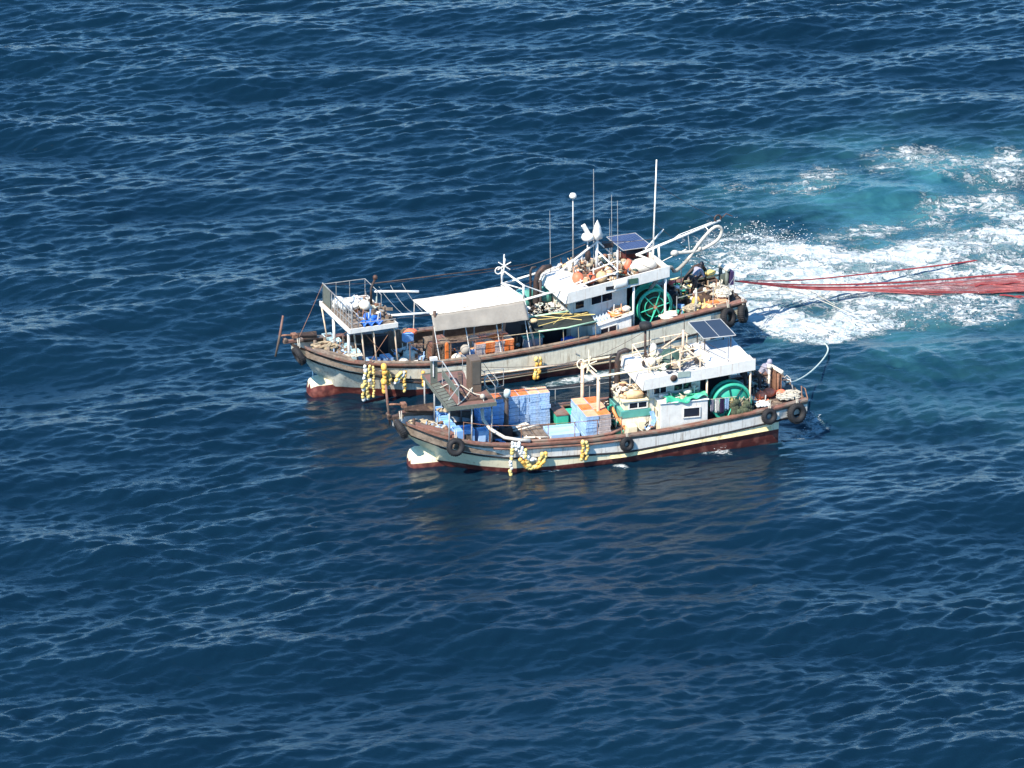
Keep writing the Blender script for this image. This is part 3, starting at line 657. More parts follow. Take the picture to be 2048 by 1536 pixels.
def crate_stack(frame, x0, y0, z0, cols, rows, layers, L, W, H, mats, where, group, kind='fish box', lids=('orange',), seed=1, sway=.028, slope=0., skip=()):
    """every box of the stack is a thing of its own; the top ones carry a coloured lid"""
    rd = random.Random(seed); protos = {}
    for c in range(cols):
        for r in range(rows):
            top = layers[c] if isinstance(layers, (list, tuple)) else layers
            for k in range(top):
                if (c, r, k) in skip: continue
                mk = mats[(c, r)] if isinstance(mats, dict) else mats[(c*3+k*2+r) % len(mats)]
                lid = k == top-1
                lm = lids[(c+r) % len(lids)] if lid else None
                key = (mk, lm)
                pos = (x0+(c+.5)*L+rd.uniform(-sway, sway), y0+(r+.5)*W+rd.uniform(-sway, sway), z0+k*H+slope*c)
                rowt = '' if rows == 1 else (', near row' if r == 0 else ', far row' if r == rows-1 else ', middle row')
                lay = 'topmost' if lid else 'bottommost' if k == 0 else ORD[k]+' up'
                lb = '%s fish box %s, %s from bow%s, %s' % (MNAME[mk], lay, ORD[c], rowt, where)
                if key not in protos:
                    o = make_crate(L*.97, W*.97, H).build('fish_box', mk); o['category'] = 'fish box'; o['group'] = group
                    if lid: l = MB().bb(-L*.47, L*.47, -W*.47, W*.47, H-.05, H-.004).bb(-L*.3, L*.3, -W*.3, W*.3, H-.004, H+.012); l.build('lid', lm, o)
                    protos[key] = o
                else:
                    s = protos[key]; o = s.copy(); COL.objects.link(o)
                    for ch in s.children: d = ch.copy(); COL.objects.link(d); d.parent = o
                o['label'] = lb; o.location = F_(frame, pos); o.rotation_euler = (0, 0, frame[2]+rd.uniform(-.02, .02))
MNAME = {'blue': 'Blue', 'bluelight': 'Pale blue', 'crategrey': 'Faded pinkish', 'orange': 'Orange', 'peach': 'Peach', 'brownrail': 'Brown', 'greywood': 'Weathered'}
def near_boat():
    G = [(-.7,2.52),(0,2.35),(1,2.02),(2.9,1.6),(4.8,1.4),(8.2,1.24),(11.9,1.30),(14.8,1.56),(17,1.74),(19.1,1.90)]
    dk = [(-.7,2.1),(1,1.55),(3,1.1),(4.8,.85),(8.2,.72),(11.9,.78),(14.8,1.02),(16.2,1.2),(16.5,1.62),(19.1,1.84)]
    D = lambda x: ip(dk, x)
    P = dict(G=G, R=[(-.7,.34),(0,.34),(1.5,.40),(3,.32),(4,.24),(6.3,.17),(10,.2),(13.7,.52),(17.6,.70),(19.1,.7)],
             S=[(-.7,1.95),(.6,1.5),(1.6,1.2),(3.9,.82),(6.3,.62),(10,.45),(13.7,.76),(17.6,1.13),(19.1,1.28)],
             HW=[(-.7,.22),(-.3,.7),(0,.97),(.6,1.4),(1.2,1.74),(2,2.05),(3,2.28),(4.5,2.4),(15,2.4),(17.5,2.25),(19.1,1.98)],
             bow=-.7, counter=17.6, stern=19.1, czb=1.12, D=D, capw=.12, capmat='brownrail', bulbmat='cream')
    b = thing('fishing_boat', 'nearer white-sided wooden fishing boat with bright white wheelhouse roof and blue crates', 'fishing boat', NB, (0, 0, 0), 0, 'fishing boats side by side')
    hw = build_hull(b, P, ['antifoul', 'cream', 'black', 'hullgrey', 'greywood'])
    # sunlit yellow strip with soot, low along the after hull, face shaped to catch the sun
    m = MB(); xs = [9.2+.5*i for i in range(17)]
    for xa, xd in zip(xs, xs[1:]):
        za, zd = ip(P['R'], xa)+.05, ip(P['R'], xd)+.05; ta, td = za+.17, zd+.17
        m.hexa([(xa,-hw(xa,za)-.10,za),(xd,-hw(xd,zd)-.10,zd),(xd,-hw(xd,zd)+.02,zd),(xa,-hw(xa,za)+.02,za),(xa,-hw(xa,ta)-.012,ta),(xd,-hw(xd,td)-.012,td),(xd,-hw(xd,td)+.02,td),(xa,-hw(xa,ta)+.02,ta)])
    m.build('sunlit_yellow_strip', 'yellowstrip', b)
    # second brown rail pipe along the near side
    m = MB(); m.tube([(x, -hw(x, ip(G, x)-.1)-.06, spl(G, x)-.14) for x in [3.5+.6*i for i in range(12)]], .055, 6); m.build('side_pipe', 'brownrail', b)
    m = MB(); m.tube([(5.0,-2.15,1.52),(6.5,-2.2,1.44),(8.4,-2.2,1.38),(9.3,-2.15,1.42),(9.9,-2.05,1.55)], .07, 8); m.build('brown_pipe', 'brownrail', b)
    # near fore plate
    m = MB(); m.hexa([(.15,-1.02,2.30),(1.9,-1.98,1.90),(1.85,-1.35,1.94),(.25,-.55,2.32),(.15,-1.02,2.42),(1.9,-1.98,2.02),(1.85,-1.35,2.06),(.25,-.55,2.44)]); m.build('bow_plate', 'brownrail', b, None, .02)
    m = MB(); m.hexa([(.15,1.02,2.30),(1.6,1.35,1.95),(1.9,1.95,1.92),(.1,1.1,2.34),(.15,.9,2.42),(1.6,1.25,2.12),(1.9,1.85,2.3),(.1,1.0,2.6)]); m.build('bow_plate', 'darkwood', b, None, .02)
    m = MB(); m.bb(-.95,-.2,-.13,.13,2.45,2.62); m.lathe((-.9,-.16,2.68), [(.02,0),(.1,0),(.07,.16),(.1,.32),(.02,.32)], (0,1,0), 10); m.build('anchor_roller', 'darkwood', b, None, .02)
    for x, y in ((.35,.1),(.6,-.35),(2.4,1.8),(2.5,-1.7)): pole(b, 'mooring_bitt', (x,y,D(x)), (x,y,D(x)+.55), .07, 'darkwood', None, 8)
    # ---- lookout platform on the bow
    f = MB(); z = 3.46; f.bb(1.42,3.72,-2.05,-.2,z,z+.08).bb(1.40,3.35,-.2,2.35,z,z+.08)
    for k in range(9): y = -1.9+k*.5; f.bb(1.5,3.5 if y < -.2 else 3.2,y,y+.05,z-.1,z-.002)
    pf = f.build('lookout_platform', 'platform', b)
    e = MB(); e.bb(1.40,3.74,-2.09,-2.052,z-.06,z+.13).bb(1.37,1.398,-2.05,2.35,z-.06,z+.13).bb(1.4,3.35,2.352,2.39,z-.06,z+.13).bb(3.722,3.75,-2.05,-.2,z-.06,z+.13); e.build('edge_strip', 'meshgreen', pf)
    # sloping mesh guard inside the front edge, side screen and upper screen
    g = MB()
    def lattice(mb, A, B, C, Dd, nu, nv, w=.02, r=.014):   # quad A-B (bottom) to Dd-C (top)
        A, B, C, Dd = map(Vector, (A, B, C, Dd))
        for i in range(nu+1): u = i/nu; mb.tube([A.lerp(B, u), Dd.lerp(C, u)], r, 4)
        for j in range(nv+1): v = j/nv; mb.tube([A.lerp(Dd, v), B.lerp(C, v)], r, 4)
    g.sheet(lambda u, v: (1.42+.42*v, -2.03+3.0*u, z+.10+.08*v), 8, 2, .015, False); g.build('mesh_guard', 'meshgreen', pf)
    g2 = MB(); lattice(g2, (1.42,-2.03,z+.12), (1.42,.97,z+.12), (1.84,.97,z+.2), (1.84,-2.03,z+.2), 8, 1, r=.012); g2.build('guard_bars', 'darksteel', pf)
    g = MB(); g.sheet(lambda u, v: (1.42+.34*u, 1.0+.03*u, z+.1+1.15*v), 2, 5, .01, False); g.hexa([(1.42,.985,z+.1),(1.76,.985,z+.1),(1.76,1.015,z+.1),(1.42,1.015,z+.1),(1.42,.985,z+1.25),(1.76,.985,z+1.25),(1.76,1.015,z+1.25),(1.42,1.015,z+1.25)]); g.build('side_screen', 'meshgreen', pf)
    g = MB(); g.hexa([(1.98,-1.75,z+.45),(2.02,-1.75,z+.45),(2.02,1.0,z+.45),(1.98,1.0,z+.45),(1.98,-1.75,z+.78),(2.02,-1.75,z+.78),(2.02,1.0,z+.78),(1.98,1.0,z+.78)]); g.build('front_screen', 'meshgreen', pf)
    g = MB(); g.tube([(2,-1.8,z+.08),(2,-1.8,z+1.0)],.02,5).tube([(2,-.2,z+.08),(2,-.2,z+1.05)],.02,5).tube([(2,1.0,z+.08),(2,1.0,z+1.2)],.025,5).tube([(1.6,1.0,z+1.25),(2,1.0,z+1.2),(2,-1.8,z+1.0)],.03,5)
    g.tube([(1.45,-2.0,z+.45),(2,-1.8,z+1.0)],.02,5); g.build('screen_frame', 'steel', pf)
    g = MB(); g.bb(2.96,3.46,-.52,.3,z+.08,z+1.68); cb = g.build('cabinet', 'cabinet', pf, None, .02)
    g = MB(); g.bb(3.02,3.40,-.545,-.522,z+.5,z+1.6); g.build('door', 'hulldirty', cb).data.materials[0] = mat('khaki_door', (.12,.105,.085), .6)
    g = MB(); g.bb(2.2,3.7,-1.5,-1.25,z+.085,z+.16).box((2.5,-.5,z+.14),(2.2,.16,.08),rz=-1.1).box((2.9,1.2,z+.13),(1.6,.2,.06),rz=1.3); g.build('planks', 'darkwood', pf)
    g = MB()
    for p0, p1 in (((3.7,-.15,z+.08),(3.7,-.15,z+.95)),((4.35,.3,z-.05),(4.35,.3,z+.8)),((4.8,.4,z-.1),(4.8,.4,z+.75)),((3.7,-.15,z+.95),(4.8,.4,z+.75)),((3.7,-.15,z+.5),(4.8,.4,z+.35)),((3.7,-2.0,z+.1),(3.7,-2.0,z+.9)),((3.35,2.3,z+.1),(3.35,2.3,z+.9)),((3.7,-.15,z-.05),(4.8,.4,z-.1)),((3.7,-.15,z+.9),(3.35,2.3,z+.9)),((3.7,-2.,z+.9),(3.7,-.15,z+.95))): g.tube([p0,p1],.018,5)
    g.build('railing', 'steel', pf)
    for x, y in ((1.45,2.2),(1.5,-1.95),(3.2,2.1),(3.65,-1.6),(2.6,-1.9),(1.6,1.0)): pole(pf, 'leg', (x, y*.96, D(x)), (x, y, z), .04, 'steel')
    g = MB(); g.box((1.55,.9,z+1.42),(.34,.2,.14)); g.tube([(1.55,.95,z+.5),(1.55,.95,z+1.36)],.03,5); g.build('deck_lamp', 'capwhite', pf)
    g = MB(); g.ring((4.25,.6,z+.05), .36, .045, (.3,-.8,.55), 20, 6); g.build('pipe_hoop', 'ropewhite', pf)
    # ---- goal post mast, booms and star shaped gallows
    for x, y, zt in ((8.86,1.0,3.85),(9.02,-1.0,3.8)): pole(b, 'mast_post', (x,y,D(x)), (x,y,zt), .09, 'beigepole', .085, 8)
    pole(b, 'crossbeam', (8.86,1.15,3.82), (9.03,-1.15,3.78), .07, 'beigepole'); pole(b, 'boom', (3.4,1.3,3.62), (8.85,1.0,3.88), .045, 'beigepole')
    pole(b, 'boom', (8.95,-1.0,3.86), (12.3,-1.0,4.02), .055, 'cream'); pole(b, 'boom', (8.86,1.0,3.9), (12.0,.9,4.15), .05, 'cream')
    pole(b, 'stay', (8.9,-.9,3.4), (8.95,1.0,2.7), .03, 'darksteel')
    m = MB(); c = (8.85,.0,4.12)
    for a in range(6): an = a*pi/3+.3; m.tube([c, (c[0]+.42*cos(an), c[1]-.1+.2*sin(an*2), c[2]+.42*sin(an))], .03, 5)
    m.ring((8.6,.3,4.05),.22,.03,(0,-1,.3),14,5).tube([(8.86,0,3.8),c],.04,5).tube([c,(8.86,0,4.85)],.03,5); m.build('rigging_star', 'cream', b)
    # ---- exhausts
    m = MB(); m.tube([(4.7,-.4,.8),(4.7,-.4,1.6),(4.72,-.4,3.1)], [.16,.11,.09], 10); m.bb(4.45,4.95,-.6,-.2,.7,1.6); o = m.build('galley_exhaust', 'darksteel', b)
    m = MB(); m.lathe((4.72,-.4,3.08), [(.09,0),(.16,.1),(.17,.3),(.12,.4),(.01,.44)], (.1,-.1,1), 12); m.build('exhaust_cowl', 'bluelight', o).data.materials[0] = mat('pale_cowl', (.55,.66,.68), .4)
    m = MB(); m.tube([(10.55,.9,.8),(10.55,.9,3.9),(10.65,.9,4.2),(10.95,.85,4.3),(11.1,.8,4.25)], [.2,.12,.12,.13,.1], 10); m.ball((10.5,.9,2.2),.3,10,(1,1,1.6)); m.build('engine_exhaust', 'darksteel', b)
    m = MB(); m.tube([(10.2,.9,1.2),(10.2,.9,4.0),(10.28,.9,4.12),(10.5,.9,4.1)], .05, 6); m.build('vent_pipe', 'darksteel', b)
    # ---- engine casing with green band
    m = MB(); m.bb(10.2,11.58,-1.0,.7,.7,1.62); ec = m.build('engine_casing', 'creamdirty', b, None, .02)
    m = MB(); m.bb(10.12,11.62,-1.04,.74,1.62,2.0); m.build('green_band', 'tealcab', ec, None, .03)
    m = MB(); m.bb(10.3,11.60,-1.0,.7,2.0,2.42); m.build('upper_casing', 'cream', ec, None, .02)
    m = MB(); m.bb(10.18,11.68,-1.1,.8,2.42,2.50); m.build('casing_top', 'cream', ec, None, .02)
    window(ec, 10.55, 11.4, -1.0, 2.08, 2.36, 2, frame='white')
    m = MB(); m.bb(10.35,10.8,-1.5,-1.02,.75,1.35); m.bb(10.9,11.3,-1.35,-1.02,.75,1.5); m.build('deck_locker', 'cream', b, None, .02)
    # ---- wheelhouse
    m = MB(); m.bb(11.55,14.05,-1.0,1.15,.7,3.42,.95,3.62); wh = m.build('wheelhouse', 'hullgrey', b)
    m = MB(); m.bb(11.52,11.548,-1.0,1.15,.8,3.4); m.build('front_panel', 'cream', wh)
    window(wh, 11.75,12.35,-1.0,2.68,3.0,2,dz=.05); window(wh,12.75,13.6,-1.0,2.74,3.08,2,dz=.07)
    window(wh,-.85,-.1,11.52,2.6,3.1,2,face='x'); window(wh,.2,.95,11.52,2.6,3.1,2,face='x')
    m = MB(); m.bb(14.06,14.09,-.95,1.1,1.0,3.6,1.0,3.6); m.bb(14.1,16.3,1.35,1.42,1.1,3.6,1.3,3.75); m.build('shade_bulkhead', 'dark', wh)  # dark sheets that paint in the shade below the roof overhang
    # roof: a tray with deep white sides
    sl_ = lambda x: 3.32+(x-11.2)*.078
    def slabx(mb, x0, x1, y0, y1, a0, a1): mb.bb(x0,x1,y0,y1,sl_(x0)+a0,sl_(x0)+a1,sl_(x1)+a0,sl_(x1)+a1)
    m = MB(); slabx(m,11.05,16.45,-1.78,1.5,0,.12); rf = m.build('roof', 'greyroof', wh)
    m = MB(); slabx(m,11.0,16.5,-1.84,-1.782,-.05,.50); slabx(m,11.0,16.5,1.502,1.56,-.05,.42)
    m.hexa([(10.93,-1.84,sl_(11)-.05),(11.048,-1.78,sl_(11)-.05),(11.048,1.5,sl_(11)-.05),(10.93,1.56,sl_(11)-.05),(11.0,-1.84,sl_(11)+.50),(11.04,-1.78,sl_(11)+.5),(11.04,1.5,sl_(11)+.42),(11.0,1.56,sl_(11)+.42)])
    slabx(m,16.452,16.5,-1.78,1.5,-.05,.3); m.build('fascia', 'whiteclean', rf)
    m = MB(); slabx(m,11.35,12.3,-1.78,1.3,.34,.40); slabx(m,14.2,16.45,-1.78,-1.1,.32,.46); slabx(m,14.2,14.75,-1.1,1.4,.32,.46); slabx(m,11.05,11.5,-1.78,1.5,.36,.44); m.build('roof_top', 'whiteclean', rf, None, .02)
    m = MB(); slabx(m,14.8,16.4,-1.05,1.4,.2,.40); m.build('roof_hatch', 'greyroof', rf, None, .04)
    m = MB(); m.lathe((12.45,-1.845,3.72),[(.01,0),(.17,0),(.17,.03),(.01,.03)],(0,-1,0),16); m.build('oval_badge','darkwood',rf)
    m = MB(); m.bb(12.65,13.25,-1.872,-1.845,3.72,4.0); m.build('green_board','oliveposts',rf).data.materials[0] = mat('faded_green_board',(.38,.46,.40),.6)
    for x,y in ((14.15,-1.7),(16.3,-1.7),(16.3,1.3)): pole(wh,'roof_post',(x,y,1.1),(x,y,sl_(x)),.05,'beigepole')
    # trunk cabin on the near side
    m = MB(); m.bb(11.8,14.15,-1.9,-1.005,.8,2.5,1.1,2.46); tc_ = m.build('side_cabin', 'white', b, None, .03)
    m = MB(); m.bb(11.77,11.797,-1.88,-1.02,.85,2.46); m.build('front_wall', 'cream', tc_)
    window(tc_,12.95,13.72,-1.9,1.72,2.16,1,dz=-.02); window(tc_,-1.75,-1.5,11.77,1.75,2.1,1,face='x',frame='cream'); window(tc_,-1.38,-1.13,11.77,1.75,2.1,1,face='x',frame='cream')
    m = MB(); m.bb(11.75,14.2,-1.95,-1.0,2.505,2.56,2.465,2.52); m.build('cabin_top','white',tc_,None,.015)
    # ---- masts, rails and gear fixed on the roof
    R0 = 3.75
    m = MB(); m.tube([(13.5,0,3.7),(13.52,0,5.35)],[.085,.06],8).tube([(13.5,0,5.2),(12.55,.3,4.4)],.045,6).tube([(13.5,0,4.55),(14.3,-1.2,3.95)],.045,6).tube([(13.5,0,4.6),(12.9,-1.2,3.9)],.04,6).tube([(12.7,.9,4.2),(13.5,0,4.3)],.04,5).tube([(13.5,0,4.8),(14.2,.9,4.1)],.035,5); m.build('main_mast','beigepole',b)
    m = MB()
    for x,y,zt in ((11.4,-1.5,4.25),(12.87,-1.5,5.1),(13.9,-1.4,5.05),(11.4,1.2,4.4),(13.0,1.25,4.6),(14.1,1.2,4.7)): m.tube([(x,y,3.6),(x,y,zt)],.03,5)
    m.tube([(11.4,-1.5,4.22),(12.87,-1.5,4.4),(13.9,-1.4,4.55)],.03,5).tube([(11.4,1.2,4.4),(13,1.25,4.6),(14.1,1.2,4.7)],.03,5).tube([(13.9,-1.4,5.0),(13.2,-.4,4.4)],.03,5).tube([(13.9,-1.4,4.9),(14.6,-.6,4.3)],.03,5).tube([(12.87,-1.5,5),(12.3,-.3,4.2)],.03,5).tube([(11.4,-1.5,4.2),(11.4,1.2,4.4)],.03,5)
    m.build('roof_railing','beigepole',b)
    m = MB(); m.tube([(11.8,.5,3.7),(11.8,.5,5.45)],.06,8).tube([(11.75,.5,4.6),(11.9,.2,3.7)],.03,5).tube([(12.0,.5,3.7),(12.0,.5,5.3)],.03,5); rm = m.build('radar_mast','darksteel',b)
    m = MB(); m.lathe((11.8,.5,5.42),[(.01,0),(.27,.02),(.31,.14),(.28,.28),(.01,.32)],(0,0,1),16); m.build('radar_dome','rubber',rm)
    for x,y,z0_,z1_ in ((15.25,-1.5,3.75,5.3),(12.6,-.9,3.9,5.5),(13.7,.4,4.2,5.9),(11.5,-1.0,3.8,5.4)): pole(b,'antenna',(x,y,z0_),(x,y,z1_),.022,'darksteel',.012,5)
    m = MB(); m.bb(14.6,16.15,.15,2.35,4.72,4.76); sp = m.build('solar_panel','solargrey',b)
    m = MB()
    for a,c in (((14.57,.12),(16.18,.12)),((16.18,.12),(16.18,2.38)),((16.18,2.38),(14.57,2.38)),((14.57,2.38),(14.57,.12)),((15.37,.12),(15.37,2.38))): m.tube([(a[0],a[1],4.75),(c[0],c[1],4.75)],.025,4)
    m.build('panel_frame','steel',sp); m = MB()
    for x,y in ((14.7,.3),(16.0,.3),(16.0,1.4),(14.7,1.4)): m.tube([(x,y,3.9),(x,y,4.7)],.03,5)
    m.build('panel_legs','darksteel',sp)
    # roof clutter kept on board
    m = MB(); m.lathe((12.9,.0,3.75),[(.01,0),(.62,0),(.58,.3),(.35,.62),(.01,.72)],(0,0,1),14); m.build('net_cover','olivedark',b)
    MB().ball((11.75,-.5,4.1),.28,10,(1,.8,.9)).build('covered_lamp','pebble',b); MB().ball((12.2,.6,4.3),.25,8,(1,1,1.3)).build('covered_lamp','pebble',b)
    m = MB()
    for k in range(9): m.box((13.7+random.uniform(-.7,.6),random.uniform(-.9,.9),3.9+random.random()*.2),(random.uniform(.3,1.3),.06,.06),rz=random.uniform(-.5,.9))
    m.build('loose_spars','cream',b)
    # ---- drum, posts and fittings aft
    reel(b,(15.42,-1.4,2.06),.98,.5,'green flanged net drum')
    m = MB(); m.tube([(17.8,-.15,1.6),(17.8,-.15,3.0)],.06,8).ball((17.8,-.15,3.08),.13,8); m.build('stern_bollard','pebble',b)
    m = MB(); m.bb(17.98,18.02,-.55,.1,1.62,2.9).bb(18.22,18.27,-.6,.05,1.62,2.8).tube([(18.1,-.6,1.62),(18.1,-.6,2.85)],.07,6); sp_=m.build('roller_posts','rust',b)
    m = MB(); m.tube([(18.0,.1,2.98),(18.3,-.65,2.9)],.1,8); m.build('roller','pebble',sp_)
    m = MB(); m.tube([(18.3,.2,1.75),(18.6,.15,2.3),(18.9,-.1,2.25),(18.95,-.4,1.8)],.035,6).tube([(18.3,.5,1.75),(18.9,.4,2.3),(19.0,.1,2.2)],.03,6).ball((18.5,.1,1.95),.22,8); m.build('stern_frame','steel',b)
    m = MB(); m.tube([(18.9,-1.75,1.9),(19.05,-1.2,2.35),(19.1,-1.6,2.35),(19.15,-1.85,1.92)],.03,5); m.build('stern_hook','rust',b)
    m = MB(); m.bb(17.55,17.75,-.1,.1,-.8,.75); m.build('rudder_post','antifoul',b)
    # stanchions with a wire along the near and far rail
    m = MB(); st = [(2.2,-1.9),(3.4,-2.15),(4.9,-2.2),(6.2,-2.22),(7.5,-2.22),(8.6,-2.22),(9.8,-2.2)]
    for x,y in st: m.tube([(x,y,ip(G,x)),(x,y,ip(G,x)+.95)],.022,5)
    m.tube([(x,y,ip(G,x)+.93) for x,y in st],.014,4); m.build('rail_stanchions','rust',b)
    m = MB(); st = [(2.2,1.9),(4.9,2.2),(7.9,2.22),(9.6,2.2),(14.8,2.2),(17,2.1)]
    for x,y in st: m.tube([(x,y,ip(G,x)),(x,y,ip(G,x)+.9)],.022,5)
    m.tube([(x,y,ip(G,x)+.88) for x,y in st],.012,4); m.build('rail_stanchions','steel',b)
    # deck hatches and planking clutter
    m = MB(); m.bb(5.2,6.6,-1.0,.4,.8,1.12); m.build('hatch_coaming','darkwood',b,None,.02)
    m = MB()
    for k in range(5): m.bb(5.25+k*.27,5.48+k*.27,-.95,.35,1.122,1.15+.02*(k%2))
    m.build('hatch_boards','greywood',b)
    m = MB(); m.tube([(4.9,-.9,1.2),(6.6,-1.15,1.15)],.05,6).tube([(5.1,-.2,1.25),(6.4,-.1,1.4)],.04,6).tube([(6.1,-1.1,1.15),(6.35,-1.9,.85)],.04,5).box((5.6,.9,1.0),(1.2,.4,.08),rz=.4); m.build('deck_beams','pebble',b)
    m = MB(); m.bb(7.6,8.2,1.0,2.1,.75,1.25).bb(8.25,10.1,1.25,2.1,.75,1.15); m.build('green_locker','teal',b,None,.03)
    m = MB(); m.bb(7.58,8.22,.98,2.12,1.252,1.31); m.build('locker_lid','brownrail',b)
    return b, D
nb, ND = near_boat()
# ---- things carried by the near boat
def anchor(frame, x, z, label, zt=1.0):
    a = thing('anchor', label, 'anchor', frame, (x, 0, z), 0, 'bow anchors')
    MB().tube([(zt,0,1.0),(zt*.1,0,0),(-zt*1.1,0,-1.05)],[.05,.065,.05],7).build('stock','brownrail',a)
    m = MB(); m.tube([(0,0,0),(.35,0,-.03),(.8,0,-.1)],.05,6).box((.75,0,-.1),(.25,.35,.18)); m.build('shank','rust',a)
anchor(NB, -.92, 3.2, 'brown stocked anchor on the bow of the nearer boat',-.09)
def fish(): pass
crate_stack(NB, 5.34,1.28,.80,4,1,8,.505,.80,.20,['bluelight'],'near boat far-rail stack','blue fish boxes stacked at the far rail of the near boat',lids=('orange','orange','peach','peach'),seed=2)
crate_stack(NB, 3.85,1.28,.92,2,1,7,.62,.80,.20,['blue'],'near boat under-platform stack','blue fish boxes under the near boat platform',lids=('orange','orange'),seed=3)  # deeper blue than the lit stack puts the platform's shade into the colour
crate_stack(NB, 8.25,-1.55,.74,2,3,7,.62,.80,.20,{(0,0):'bluelight',(0,1):'bluelight',(0,2):'bluelight',(1,0):'crategrey',(1,1):'crategrey',(1,2):'blue'},'near boat crosswise stack','fish boxes stacked across the near boat deck',lids=('peach','orange'),seed=4)
def bin_(L,W,H,m):
    mb = MB(); t=.05
    mb.bb(-L/2,L/2,-W/2,W/2,0,.06)
    for s in (-1,1): mb.bb(-L/2,L/2,s*W/2-(t if s>0 else 0),s*W/2+(0 if s>0 else t),.06,H).bb(s*L/2-(t if s>0 else 0),s*L/2+(0 if s>0 else t),-W/2+t,W/2-t,.06,H)
    mb.bb(-L/2+t,L/2-t,-W/2+t,W/2-t,H-.14,H-.1)
    return mb
bp = None
for i,(y,z) in enumerate(((1.75,1.45),(1.1,1.4),(.45,1.37),(-.2,1.35))):
    lb = '%s of four pale blue fish bins across the near boat bow, counting from far side' % ORD[i]
    if bp is None: bp = solo(bin_(.5,.6,.55,0),'fish_bin','blue',lb,'bin',NB,(2.0,y,z),0,'blue bins across the near boat bow',.02)
    else: c = bp.copy(); COL.objects.link(c); c.location = F_(NB,(2.0+.05*(i%2),y,z)); c.rotation_euler.z += random.uniform(-.06,.06); c['label'] = lb
t = bin_(1.0,.7,.72,0); q = solo(t,'fish_bin','blue','large blue bin with brown patch beside the near boat bow rail','bin',NB,(2.42,-.95,1.30),0,None,.02); MB().bb(-.02,.32,-.372,-.352,.2,.52).build('patch','cabinet',q)
solo(bin_(.5,.55,.62,0),'fish_bin','bluelight','small pale blue bin behind the duct bend at near boat bow','bin',NB,(3.35,-1.0,1.25),0,None,.02)
solo(bin_(1.5,1.2,.28,0),'fish_tray','bluelight','shallow pale blue tray on deck in front of near boat crate stack','tray',NB,(7.42,-.35,.86),-.05,None,.02)
rope_pile('rope_coil',NB,(.75,.35,1.78),.75,.55,.25,'rope','beige rope heap on the near boat foredeck','rope',6,.035,5)
rope_pile('rope_coil',NB,(2.1,1.3,2.02),.35,.3,.1,'rope','thick beige rope coil draped over the near boat bow bins','rope',3,.05,8)
rope_pile('rope_coil',NB,(18.45,-1.25,1.83),.75,.5,.22,'ropewhite','tangled pale rope heap on the near boat stern corner','rope',10,.028,9)
m = MB(); m.tube([(0,0,.9),(.02,-.1,.4),(.25,-.5,.05),(.8,-1.0,-.25),(1.5,-1.1,-.42),(2.0,-1.12,-.5)],[.085,.085,.085,.085,.085,.10],8); solo(m,'duct_hose','pipewhite','pale corrugated duct curving from near boat platform down to the rail','hose',NB,(3.3,-1.15,2.05))
m = MB(); m.tube([(0,0,0),(.2,-.25,-.5),(.5,-.6,-.95),(.95,-.9,-1.08)],.075,8); solo(m,'orange_hose','hoseorange','thick orange hose arching beside the near boat engine casing','hose',NB,(9.85,-.45,2.05))
m = MB()
for k in range(5): m.tube([(.05*k,.02*k,0),(.12+.05*k,-.05,-.4),(-.1+.06*k,-.1,-.75),(.2,-.12,-1.0)],.022,5)
solo(m,'blue_hose','blue','bundle of blue and grey hoses hanging by near boat side cabin','hose',NB,(11.45,-1.35,1.95))
m = MB(); m.lathe((-.38,0,0),[(.01,0),(.17,0),(.19,.38),(.17,.76),(.01,.76)],(1,-.05,0),12); solo(m,'canvas_roll','tan','tan canvas roll on top of the near boat engine casing','canvas roll',NB,(10.85,-.8,2.69),.0)
m = MB()
for k in range(14): m.box((random.uniform(-.6,.6),random.uniform(-.5,.5),random.uniform(.03,.25)),(random.uniform(.1,.35),random.uniform(.05,.2),random.uniform(.05,.2)),rz=random.random()*3)
solo(m,'scrap_heap','pebble','heap of pale gear on the near boat engine casing top','gear',NB,(10.85,.05,2.5))
# tarpaulin on the side cabin
m = MB(); rd = random.Random(4); ph = [rd.uniform(0,6) for _ in range(6)]
m.sheet(lambda u,v:(-1.04+2.08*u, -.50+.96*v+.03*sin(u*9), .11+.16*max(0,sin(u*7+ph[0]))*max(0,sin(v*4+.5))+.05*sin(u*23+v*9)-(.14 if v<.04 and u<.55 else 0)),26,12,.02); solo(m,'tarpaulin','tarpgreen','creased green tarpaulin over the near boat side cabin','tarpaulin',NB,(13.1,-1.47,2.52))
m = MB(); m.ball((0,0,.12),.24,10,(1,.75,.6),0,.08); solo(m,'sack','pebble','pale sack lying on the green tarpaulin','sack',NB,(13.25,-1.5,2.72))
m = MB(); m.box((0,0,.13),(.45,.26,.22),rz=-.3); solo(m,'jerrycan','capwhite','white jerrycan at forward end of near boat side cabin top','jerrycan',NB,(12.15,-1.3,2.54),0,None,.05)
m = MB(); m.ring((0,0,.14),.2,.05,(0,0,1),14,6).ball((0,0,.18),.14,8); solo(m,'rope_bundle','pebble','pale bundle at the aft end of near boat side cabin','bundle',NB,(13.7,-1.1,2.7))
